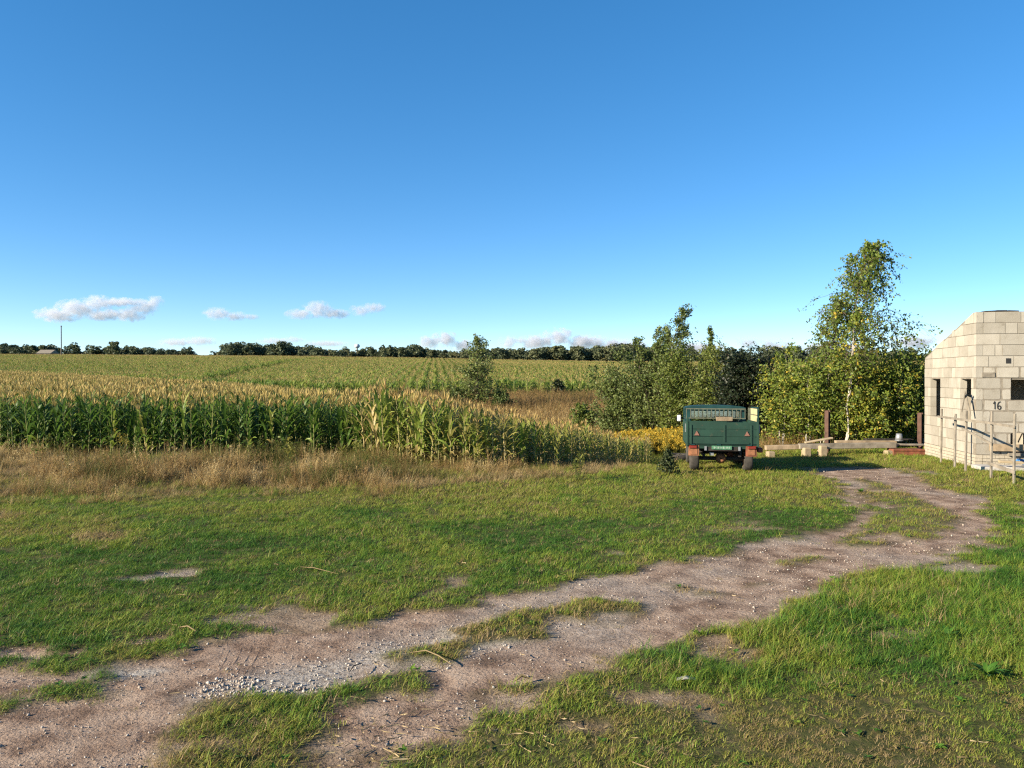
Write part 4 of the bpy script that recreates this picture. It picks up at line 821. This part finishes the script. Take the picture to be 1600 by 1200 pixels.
    for yy, nm in ((0.12, 'rear_axle'), (2.75, 'front_axle')):
        MB().cyl((-.74, yy, .37), (.74, yy, .37), .06, n=10).build(nm, 'metal_dark', T)
        for sx in (-1, 1):
            MB().box((sx * .5, yy, .47), (.07, .9, .035)).box((sx * .5, yy, .51), (.07, .6, .035)).build('leaf_spring', 'metal_dark', T)
            A = Matrix.Translation((sx * .76, yy, .375)) @ Euler((0, math.pi / 2, 0)).to_matrix().to_4x4()
            wh = MB().lathe([(.06, -.05), (.20, -.06), (.215, -.10), (.225, -.10), (.225, .10), (.215, .10), (.20, .06), (.06, .05)], 20, A).build('wheel', 'orange', T)
            ty = MB().lathe([(.225, -.105), (.30, -.13), (.36, -.12), (.376, -.09), (.379, -.03), (.379, .03), (.376, .09), (.36, .12), (.30, .13), (.225, .105)], 28, A).build('tyre', 'tyre', wh, True)
    MB().lathe([(.02, -.17), (.12, -.15), (.16, -.02), (.16, .02), (.12, .15), (.02, .17)], 14, Matrix.Translation((.0, .12, .38)) @ Euler((math.pi / 2, 0, 0)).to_matrix().to_4x4()).build('differential', 'orange', T, True)
    MB().cyl((0, .2, .40), (0, 2.2, .55), .04, n=8).build('drive_shaft', 'metal_dark', T); MB().cyl((.3, .4, .45), (.3, 1.6, .45), .09, n=10).build('exhaust', 'rust', T); MB().box((-.28, -.2, .52), (.12, .1, .09)).build('air_valve', 'zinc', T)
    MB().box((0, .9, .58), (1.2, .6, .22), bev=.03).build('fuel_tank', 'metal_dark', T)
    for sx in (-1, 1):
        mg = MB().box((sx * .80, y0 + .02, .63), (.30, .03, .30), bev=.006).build('mudguard', 'orange' if sx < 0 else 'rust', T); MB().box((sx * .82, y0 - .015, .735), (.22, .05, .09), bev=.015).build('tail_lamp', 'red_lamp', mg)
        MB().box((sx * .80, y0 - .002, .60), (.2, .012, .16)).build('flap_plate', 'orange', mg); MB().box((sx * .47, y0 + .0, .70), (.06, .05, .12)).build('bracket', 'zinc', T)
    MB().box((1.06, y0 + .25, .66), (.14, .3, .14), bev=.02).build('toolbox', 'red_lamp', T)
    pl_ = MB().box((-.02, y0 - .03, .725), (.56, .012, .11), bev=.004).build('number_plate', 'plate', T); mk = MB()
    for i in range(11): mk.box((-.23 + .042 * i, y0 - .038, .725), (.014 + .012 * (i % 3 == 0), .003, .055 - .02 * (i % 4 == 1)))
    mk.build('plate_lettering', 'plate_mark', pl_)
truck()
# spare tyre lying beside the front wheel
x, y = ground_at(1058, 722); t_ = thing('spare_tyre', 'dark tyre lying flat in the grass left of the truck', 'tyre', (x + .1, y + .4, gzs(x, y)))
MB().lathe([(.24, .02), (.36, .0), (.46, .04), (.47, .13), (.46, .20), (.36, .24), (.24, .22), (.27, .12)], 26).build('tread', 'tyre', t_, True)
MB().lathe([(.242, .225), (.35, .243), (.36, .236), (.25, .215)], 26).build('sidewall', 'tyre', t_, True)

# ------------------------------------------------------------------ block house under construction
HC = Vector((14.5, 24.0, -.08)); HA = math.radians(-10)      # near corner; the front runs along local +x, the side along local +y
house = thing('block_house', 'unfinished pale block house with stepped gable and number 16', 'house', HC, HA)
BH = .343; TH = .20
def clip_top(poly, a, b_, c_):
    out = []; n = len(poly); f = lambda p: c_ - a * p[0] - b_ * p[1]
    for i in range(n):
        p, q = poly[i], poly[(i + 1) % n]; fp, fq = f(p), f(q)
        if fp >= 0: out.append(p)
        if fp * fq < 0: t2 = fp / (fp - fq); out.append((p[0] + (q[0] - p[0]) * t2, p[1] + (q[1] - p[1]) * t2))
    return out
def wall_blocks(nm, length, nrow, holes, M4, top=None, blen=.70, gap=.014, rough_rows=(), seed=0, start=(0., 0.), lab=None, z0=.0, closer=True):
    """blocks laid in the (s, z) plane; M4 maps (s, z, depth) into the house frame"""
    r = np.random.default_rng(seed); core = MB(); root = None; blocks = []
    for row in range(nrow):
        za, zb_ = z0 + row * BH, z0 + (row + 1) * BH; st_ = start[row % 2]; cuts = [(st_, length)]
        for (h0, h1, hz0, hz1) in holes:
            if za + .05 < hz1 and zb_ - .05 > hz0:
                cuts = [c for (a_, b_) in cuts for c in ((a_, min(b_, h0)), (max(a_, h1), b_)) if c[1] - c[0] > .03]
        for (a_, b_) in cuts:
            pc = [(a_ + .004, za), (b_ - .004, za), (b_ - .004, zb_), (a_ + .004, zb_)]
            if top: pc = clip_top(pc, *top[:2], top[2] - .015)
            if len(pc) >= 3: core.prism(pc, TH - .02, M4 @ Matrix.Translation((0, 0, .010 if row not in rough_rows else .005)))
            s_ = a_ - (r.uniform(.1, .4) if a_ <= st_ + .01 and row % 2 else 0) - r.uniform(0, .15); s_ = a_ if row % 2 == 0 and a_ <= st_ + .01 else s_
            while s_ < b_ - .02:
                L = blen * r.uniform(.95, 1.05) if r.uniform() > .3 or not closer else blen * r.choice([.3, .42, .5]); e = min(s_ + L, b_); 
                if b_ - e < .09: e = b_
                g_ = gap if row not in rough_rows else r.uniform(.02, .06); x0, x1 = max(s_, a_) + (g_ / 2 if s_ > a_ else 0), e - (g_ / 2 if e < b_ else 0); gz_ = gap if row not in rough_rows else r.uniform(.015, .04)
                if x1 - x0 > .03:
                    p = [(x0, za + gz_ / 2), (x1, za + gz_ / 2), (x1, zb_ - gz_ / 2), (x0, zb_ - gz_ / 2)]
                    if row in rough_rows:
                        j = lambda: r.uniform(0, .022); w_ = x1 - x0; p = [(x0 + .03, p[0][1] + j()), ((x0 + x1) / 2, p[0][1] + j() * .5), (x1 - .03, p[0][1] + j()), (x1 - j(), p[0][1] + .05), (x1 - j(), p[2][1] - .05), (x1 - .03, p[2][1] - j()), ((x0 + x1) / 2, p[2][1] - j()), (x0 + .03, p[2][1] - j()), (x0 + j(), p[2][1] - .05), (x0 + j(), p[0][1] + .05)]
                    if top: p = clip_top(p, top[0], top[1], top[2] + r.uniform(-.09, .03))
                    if len(p) >= 3: blocks.append(p)
                s_ = e
    root = core.build(nm, 'mortar', house)
    if lab: root['label'] = lab
    for p in blocks:
        MB().prism(p, TH - .002, M4 @ Matrix.Translation((0, 0, r.uniform(-.008, .004)))).build('block', M['block'], root)
    return root
# side: s runs away from the camera along local +y, outer face looks along local -x ; front: s runs along local +x
MS = Matrix(((0, 0, 1, 0), (1, 0, 0, 0), (0, 1, 0, 0), (0, 0, 0, 1)))
MF = Matrix(((1, 0, 0, 0), (0, 0, 1, 0), (0, 1, 0, 0), (0, 0, 0, 1)))
SL = 4.5
# windows: (s0, s1, z0, z1) from the near corner backwards
Z0 = .42; z_ = lambda k: Z0 + k * BH
side = wall_blocks('gable_wall', SL, 13, [(.36, 1.22, z_(3.45), z_(7)), (2.95, 3.90, z_(3.45), z_(7))], MS, top=(.31, 1.0, 4.97), gap=.022, seed=3, start=(TH + .003, 0.), z0=Z0, lab='slope-topped side wall with two narrow window openings')
front = wall_blocks('entrance_wall', 6.5, 13, [(1.0, 2.7, z_(5.45), z_(7)), (1.0, 2.7, z_(0), z_(2))], MF, gap=.018, seed=5, start=(0., TH + .003), rough_rows=(0, 1, 2, 3, 4, 5, 6, 7), z0=Z0, lab='front wall with smeared mortar joints and dark openings')
# window sills and lintels
for (s0, s1) in ((.36, 1.22), (2.95, 3.9)):
    MB().box((TH / 2, (s0 + s1) / 2, z_(7) - .02), (TH - .05, s1 - s0, .035)).build('lintel', 'grey_wood', side)
MB().box((.35, -.012, z_(7) + .1), (.36, .02, .14)).build('lintel', 'mortar', side)
MB().box((1.85, TH / 2, z_(7) - .03), (1.7, TH - .06, .05)).build('lintel', 'grey_wood', front)
MB().box((1.85, TH / 2 - .06, z_(0) + .03), (1.9, TH + .1, .09)).build('sill', 'grey_wood', front)
# small brick courses of the plinth
pb = MB(); r_ = np.random.default_rng(8)
for row in range(4):
    for k in range(19):
        s0 = .0 + k * .25 - (.12 if row % 2 else 0); s1 = min(s0 + .238, SL); s0 = max(s0, 0)
        if s1 - s0 > .04: pb.box((TH / 2 - .01 + r_.uniform(-.004, .004), (s0 + s1) / 2, .0 + .105 * row + .05), (TH, s1 - s0, .092))
    for k in range(26):
        s0 = TH + k * .25 - (.12 if row % 2 else 0); s1 = s0 + .238; s0 = max(s0, TH + .004); pb.box(((s0 + s1) / 2, TH / 2 - .01 + r_.uniform(-.004, .004), .0 + .105 * row + .05), (s1 - s0, TH, .092))
o_ = pb.build('plinth_bricks', 'plinth', house); o_['kind'] = 'stuff'
MB().box((TH / 2 + .01, SL / 2, .0), (TH - .03, SL - .02, .83)).box((3.4, TH / 2 + .01, .0), (6.1, TH - .03, .83)).build('foundation', 'mortar', house)
# room walls behind the openings; put in to darken them: a partition and ceiling
MB().box((2.2, 2.2, 1.6), (.12, 3.4, 3.0)).build('shade_partition', 'dark_room', house); MB().box((3.4, 4.4, 1.6), (6.2, .2, 3.1)).build('wall', 'dark_room', house)
MB().box((6.4, 2.3, 1.6), (.2, 4.0, 3.1)).build('wall', 'dark_room', house); MB().box((3.4, 2.45, 3.22), (6.1, 4.1, .12)).build('shade_ceiling', 'dark_room', house); MB().box((3.4, 2.35, .3), (6.0, 3.9, .1)).build('room_floor', 'concrete', house)
# painted 16
q1 = [(.50, 0, 2.03), (.535, 0, 2.11), (.535, 0, 1.87)]; num = MB()
for a_, b_ in zip(q1[:-1], q1[1:]): num.bar((a_[0], -.005, a_[2] - .02), (b_[0], -.005, b_[2] - .02), .012, .030)
pts6 = [(.70, 2.10), (.65, 2.08), (.62, 2.02), (.615, 1.94), (.63, 1.88), (.665, 1.86), (.70, 1.88), (.71, 1.93), (.69, 1.97), (.655, 1.975), (.625, 1.94)]
for a_, b_ in zip(pts6[:-1], pts6[1:]): num.bar((a_[0], -.006, a_[1] - .02), (b_[0], -.006, b_[1] - .02), .012, .028)
num.build('house_number', 'paint_black', house)['label'] = 'painted black number 16'
MB().box((.92, -.001, 3.35), (.14, .012, .16)).build('hole_shade', 'paint_black', house)  # black plate on the wall face, painting the shade inside a small hole
for i in range(3): MB().box((.4 + .33 * i, .16, Z0 + 13 * BH + .02 + .012 * (i % 2)), (.3, .3, .035), rot=(0, .04 * (i - 1), .05)).build('cap_scrap', 'metal_dark', house)
def hp(x, y, z=0): return house.matrix_basis @ Vector((x, y, z))
# scaffold fence in front of the house
fx = thing('wooden_fence', 'makeshift pole fence of rough stakes and rails before the block house', 'fence', (13.3, 22.6, 0)); F0 = Vector((13.3, 22.6, 0))
def fpost(px, py, Y, top, wd=.075):
    b = P(px, py, Y); b.z = gzs(b.x, b.y) - .1; return b
FP = [(12.82, 19.6, 1.83), (13.08, 20.95, 1.84), (13.36, 22.6, 1.78), (13.85, 24.0, 1.62), (14.2, 25.4, 1.72)]
for (x, y, z) in FP: MB().bar(Vector((x, y, gzs(x, y) - .1)) - F0, Vector((x + .02, y, z)) - F0, .055, .055, .008).build('post', 'grey_wood', fx)
for a_, b_, za, zb2 in ((0, 1, 1.50, 1.52), (1, 2, 1.52, 1.50), (2, 4, 1.50, 1.46), (0, 1, .34, .42), (1, 2, .95, 1.25)):
    A, B = FP[a_], FP[b_]; MB().bar(Vector((A[0] - .05, A[1] - .1, za)) - F0, Vector((B[0] - .05, B[1] + .1, zb2)) - F0, .025, .065 if za > .5 else .09).build('rail', 'grey_wood', fx)
for (pa, pb_, lb) in (((1514.5, 612, 24.0), (1509, 643, 24.6), 'left of two thin boards leaning crossed at the near side window'), ((1513.5, 611, 24.2), (1522.5, 650, 23.95), 'right of two thin boards leaning crossed at the near side window')):
    A, B = P(*pa), P(*pb_); A.x -= .12; B.x -= .12; o_ = MB().bar(A - B, Vector((0, 0, 0)), .02, .07).build('board', 'grey_wood'); o_.location = B; tag(o_, lb, 'board')
# plank ledge, slab, blue pipes at the foot of the front wall
o_ = MB().box((0, 0, .06), (3.2, .7, .12), rot=(0, 0, 0), bev=.01).build('concrete_slab', 'concrete'); o_.location = hp(1.3, -.8, .05); o_.rotation_euler = (0, 0, HA); tag(o_, 'flat concrete slab at the foot of the house front', 'slab')
o_ = MB().box((0, 0, 0), (2.6, .06, .22), bev=.008).build('plank', 'old_wood'); o_.location = hp(1.65, -.12, .66); o_.rotation_euler = (0, 0, HA); tag(o_, 'weathered plank leaning along the house front under the opening', 'plank')
o_ = MB().box((0, 0, 0), (2.9, .16, .07), bev=.008).build('plank', 'pale_wood'); o_.location = hp(1.6, -1.35, .30); o_.rotation_euler = (0, .03, HA - .08); tag(o_, 'long pale plank lying low before the concrete slab', 'plank')
for i, (dx, dy, z, L, rz, lb) in enumerate(((1.15, -.75, .28, 1.9, .1, 'thin blue metal pipe lying on the concrete slab'), (1.35, -1.0, .26, 2.1, -.12, 'blue metal pipe slanting across the slab edge'), (1.6, -.6, .40, 1.6, .3, 'topmost blue pipe of the pile before the house'))):
    o_ = MB().cyl((-L / 2, 0, 0), (L / 2, 0, 0), .055, n=10).box((L / 2 - .05, 0, 0), (.03, .16, .16), bev=.01).box((-L / 2 + .05, 0, 0), (.03, .16, .16), bev=.01).build('blue_pipe', 'blue'); o_.location = hp(dx + .6, dy, z); o_.rotation_euler = (0, .05, HA + rz); tag(o_, lb, 'pipe', 'blue pipes before the house')
o_ = MB().box((0, 0, .17), (.9, .5, .34), bev=.03).box((0, 0, .36), (.94, .54, .03), bev=.01).build('blue_crate', 'blue'); o_.location = hp(2.4, -1.1, .05); o_.rotation_euler = (0, 0, HA + .2); tag(o_, 'blue box by the fence at the right edge', 'box')

# ------------------------------------------------------------------ timber stack, posts, bucket
def beam(nm, pa, pb_, w_, h_, mat, label, cat='beam', group=None, dz=0):
    A, B = Vector(pa), Vector(pb_); o_ = MB().bar(Vector((0, 0, 0)), B - A, w_, h_, min(.012, w_ * .1)).build(nm, mat); o_.location = A; return tag(o_, label, cat, group)
g0 = lambda px, Y: gzs((px - CX) / FPX * Y, Y)
YB = 28.8; gb = -.18
Xp = lambda px, Y=YB: (px - CX) / FPX * Y
beam('timber_beam', (Xp(1196), YB, gb + .30), (Xp(1262), YB, gb + .34), .2, .17, 'old_wood', 'short left beam of the timber stack, propped on offcuts', group='beams of the timber stack')
beam('timber_beam', (Xp(1247), YB - .1, gb + .36), (Xp(1398), YB - .05, gb + .40), .22, .20, 'grey_wood', 'longest grey beam in the middle of the timber stack', group='beams of the timber stack')
beam('timber_beam', (Xp(1305, 29.1), 29.1, gb + .50), (Xp(1400, 29.1), 29.1, gb + .49), .2, .10, 'old_wood', 'thin beam lying on top of the longest beam', group='beams of the timber stack')
beam('timber_beam', (Xp(1390, 28.9), 28.9, gb + .42), (Xp(1445, 28.9), 28.9, gb + .40), .34, .06, 'grey_wood', 'flat board on the rusty block beside the house', group='beams of the timber stack')
beam('plank', (Xp(1258, 28.7), 28.7, gb + .50), (Xp(1300, 28.7), 28.65, gb + .68), .2, .06, 'pale_wood', 'pale plank end tilted up on the timber stack', 'plank')
beam('timber_beam', (Xp(1352, 29.5), 29.5, gb + .56), (Xp(1425, 29.5), 29.5, gb + .55), .3, .05, 'metal_dark', 'dark board behind the bucket on the stack', group='beams of the timber stack')
for px, h_, lb in ((1204, .20, 'offcut under the left end of the short beam'), (1260, .34, 'squat pale offcut standing where the two long beams meet'), (1285, .42, 'tall pale offcut propping the longest beam'), (1389, .24, 'small pale offcut beside the rusty block')):
    o_ = MB().box((0, 0, h_ / 2), (.24, .3, h_), bev=.012).box((.02, .02, h_ + .006), (.2, .26, .012)).build('wood_offcut', 'pale_wood'); o_.location = (Xp(px, 28.55), 28.55, gb - .03); o_.rotation_euler = (0, 0, .1); tag(o_, lb, 'offcut', 'offcuts propping the beams')
o_ = MB().box((0, 0, .15), (1.18, .5, .30), bev=.015).box((0, -.26, .27), (1.18, .03, .05)).box((0, -.26, .03), (1.18, .03, .05)).build('rusty_block', 'rust'); o_.location = (Xp(1416, 28.6), 28.6, gb - .02); tag(o_, 'rust red steel channel block beside the block house', 'block')
for px, Y, h_, lb in ((1293, 29.6, 1.72, 'left rusty steel gate post before the birch thicket'), (1438, 29.3, 1.60, 'right rusty steel gate post close to the block house')):
    x = Xp(px, Y); o_ = MB().box((-.075, 0, h_ / 2), (.012, .15, h_)).box((.075, 0, h_ / 2), (.012, .15, h_)).box((0, 0, h_ / 2), (.138, .012, h_)).build('steel_post', 'rust_post'); o_.location = (x, Y, gzs(x, Y) - .05); o_.rotation_euler = (0, 0, .75); tag(o_, lb, 'post', 'rusty gate posts')
x = Xp(1403, 29.1); t_ = thing('bucket', 'upturned zinc bucket standing on the timber stack', 'bucket', (x, 29.0, gb + .545)); MB().lathe([(.01, .27), (.10, .27), (.14, 0), (.13, 0), (.09, .25), (.01, .25)], 18).build('shell', 'zinc', t_, True); MB().lathe([(.135, .0), (.15, .0), (.15, .02), (.135, .02)], 18).build('rim', 'zinc', t_)

# ------------------------------------------------------------------ small things in the foreground
def dock(px, py, s_, lb, seed):
    x, y = flat([(px, py)])[0]; t_ = thing('dock_plant', lb, 'plant', (x, y, gzs(x, y))); r = np.random.default_rng(seed)
    for i in range(12): o_ = link('leaf', np_mesh('leaf', *corn_leaf(i * 2.4, .0, s_ * r.uniform(.7, 1.2), s_ * .32, r.uniform(.6, 1.2), r.uniform(-.6, .3), r.uniform(0, .5))), t_, 'grass'); o_['tint'] = float(r.uniform(.0, .2))
dock(1545, 1058, .20, 'broad-leaved green weed at the lower right verge', 1); dock(1480, 1000, .14, 'smaller broad-leaved weed up the right verge', 2); dock(1345, 770, .14, 'low leafy weed on the lawn by the track bend', 3)
def stick(pp, w_, mat, nm, lb, cat):
    q = []
    for k, (px, py) in enumerate(pp):
        x, y = flat([(px, py)])[0]; q.append((x, y, gzs(x, y) + .02 + .03 * (0 < k < len(pp) - 1)))
    q = np.array(q); b = q[0].copy(); o_ = link(nm, np_mesh(nm, *tube(q - b, [w_ * (.6 + .5 * (0 < k < len(q) - 1)) for k in range(len(q))], 5)), None, mat); o_.location = b; return tag(o_, lb, cat)
stick([(640, 1023), (665, 1024), (685, 1032), (705, 1042)], .007, 'straw', 'dry_stalk', 'bent pale corn stalk lying on the grassy island of the track', 'stalk')
stick([(468, 886), (490, 890), (528, 896)], .006, 'straw', 'dry_stalk', 'straight pale stalk lying in the lawn left of the track', 'stalk')
stick([(278, 984), (292, 986), (306, 990)], .009, 'straw', 'dry_stalk', 'short pale stalk in the grass above the tyre prints', 'stalk')
stick([(545, 1052), (552, 1046), (565, 1038)], .006, 'metal_dark', 'twig', 'small dark twig on the grey gravel', 'twig')
stick([(805, 1068), (815, 1065), (828, 1065)], .014, 'straw', 'dry_leaf', 'pale dry leaf at the right edge of the track', 'leaf')
x, y = flat([(1072, 1063)])[0]; V = np.array([(-.11, -.04, .05), (.0, -.05, .08), (.12, -.02, .04), (.13, .05, .05), (.01, .05, .10), (-.1, .03, .06)]) * np.array([.8, .6, .45]); o_ = link('litter_scrap', np_mesh('litter_scrap', V, [np.array([[0, 1, 4, 5], [1, 2, 3, 4]])]), None, 'concrete'); o_.location = (x, y, gzs(x, y)); tag(o_, 'crumpled pale scrap lying in the lower right grass', 'litter')
so = o_.modifiers.new('thick', 'SOLIDIFY'); so.thickness = .003

# ------------------------------------------------------------------ clouds: real vapour far off
def cloud(label, lumps, dens=.014, Y=5200., seed=0, group='low clouds over the horizon'):
    """lumps: (px, py, half width px, half height px)"""
    k = Y / FPX; L = [((px - CX) * k, CAM_H + (HY - py) * k, a_ * k, b_ * k) for px, py, a_, b_ in lumps]
    cx_ = np.mean([l[0] for l in L]); cz_ = np.mean([l[1] for l in L])
    b = bmesh.new()
    for (x, z, a_, h_) in L:
        m4 = Matrix.Translation((x - cx_, 0, z - cz_)) @ Matrix.Diagonal((a_ * 1.08, max(a_ * .75, h_), h_ * 1.08, 1)); bmesh.ops.create_icosphere(b, subdivisions=3, radius=1, matrix=m4)
    me = bpy.data.meshes.new('cloud'); b.to_mesh(me); b.free()
    o_ = bpy.data.objects.new('cloud', me); COL.objects.link(o_); o_.location = (cx_, Y, cz_)
    rm = o_.modifiers.new('skin', 'REMESH'); rm.mode = 'VOXEL'; rm.voxel_size = max(12, min(l[3] for l in L) * .28)
    m, t, out = nodes('cloud_vapour'); tc = t.nodes.new('ShaderNodeTexCoord'); d = None
    nz = t.nodes.new('ShaderNodeTexNoise'); nz.inputs['Scale'].default_value = 1 / (np.mean([l[3] for l in L]) * .85); nz.inputs['Detail'].default_value = 7; nz.inputs['Roughness'].default_value = .62
    ad = N(t, 'ShaderNodeVectorMath', _operation='ADD'); ad.inputs[1].default_value = (seed * 733., seed * 311., 0); t.links.new(tc.outputs['Object'], ad.inputs[0]); t.links.new(ad.outputs[0], nz.inputs['Vector'])
    for (x, z, a_, h_) in L:
        s1 = N(t, 'ShaderNodeVectorMath', _operation='SUBTRACT'); s1.inputs[1].default_value = (x - cx_, 0, z - cz_); t.links.new(tc.outputs['Object'], s1.inputs[0])
        s2 = N(t, 'ShaderNodeVectorMath', _operation='DIVIDE'); s2.inputs[1].default_value = (a_, max(a_ * .7, h_), h_); t.links.new(s1.outputs[0], s2.inputs[0])
        s3 = N(t, 'ShaderNodeVectorMath', _operation='LENGTH'); t.links.new(s2.outputs[0], s3.inputs[0])
        s4 = N(t, 'ShaderNodeMath', _operation='SUBTRACT'); s4.inputs[0].default_value = 1.0; t.links.new(s3.outputs['Value'], s4.inputs[1])
        if d is None: d = s4.outputs[0]
        else:
            mxx = N(t, 'ShaderNodeMath', _operation='MAXIMUM'); t.links.new(d, mxx.inputs[0]); t.links.new(s4.outputs[0], mxx.inputs[1]); d = mxx.outputs[0]
    a1 = N(t, 'ShaderNodeMath', _operation='MULTIPLY_ADD'); a1.inputs[1].default_value = 3.4; a1.inputs[2].default_value = -1.80; t.links.new(nz.outputs[0], a1.inputs[0])
    a2 = N(t, 'ShaderNodeMath', _operation='ADD'); t.links.new(d, a2.inputs[0]); t.links.new(a1.outputs[0], a2.inputs[1])
    mr = N(t, 'ShaderNodeMapRange'); mr.inputs['From Min'].default_value = .0; mr.inputs['From Max'].default_value = .45; mr.inputs['To Max'].default_value = dens; t.links.new(a2.outputs[0], mr.inputs['Value'])
    pv = t.nodes.new('ShaderNodeVolumePrincipled'); pv.inputs['Color'].default_value = (.74, .76, .82, 1); pv.inputs['Anisotropy'].default_value = .15; t.links.new(mr.outputs[0], pv.inputs['Density']); t.links.new(pv.outputs[0], out.inputs['Volume'])
    me.materials.append(m); return tag(o_, label, 'cloud', group)
cloud('long ragged cloud at the far left above the pole', [(92, 492, 38, 13), (120, 482, 36, 15), (150, 474, 26, 14), (185, 472, 40, 7), (165, 492, 34, 10)], seed=1)
cloud('slanting bright cloud right of the ragged one', [(203, 492, 26, 12), (222, 481, 26, 15), (240, 473, 20, 12)], seed=2)
cloud('small two-humped grey cloud', [(340, 490, 23, 11), (366, 494, 22, 8), (390, 495, 17, 5)], seed=3)
cloud('flat-based cloud with a pointed top near the centre left', [(470, 491, 26, 9), (497, 483, 26, 14), (522, 490, 26, 9)], seed=4)
cloud('small grey cloud trailing off to the right', [(563, 485, 18, 10), (585, 481, 20, 9)], seed=5)
cloud('faint bluish cloud low above the left wood', [(275, 535, 30, 7), (312, 533, 28, 8)], .010, 6500., 6)
cloud('faint flat cloud low above the corn crest', [(430, 533, 30, 6), (458, 531, 20, 6), (510, 537, 40, 5)], .009, 6500., 7)
cloud('white cloud head behind the far wood', [(672, 535, 20, 12), (695, 530, 22, 13), (722, 540, 22, 10)], .018, 7000., 8)
cloud('broad cloud bank with a white peak over the far wood', [(795, 535, 20, 11), (840, 535, 36, 13), (873, 527, 28, 16), (915, 535, 40, 13), (960, 540, 40, 12), (990, 542, 30, 12)], .014, 7000., 9)
cloud('low cloud bank behind the hedge and thicket', [(1090, 545, 50, 12), (1168, 536, 24, 11), (1212, 540, 30, 12), (1300, 545, 60, 12), (1430, 535, 40, 14)], .013, 7000., 10)
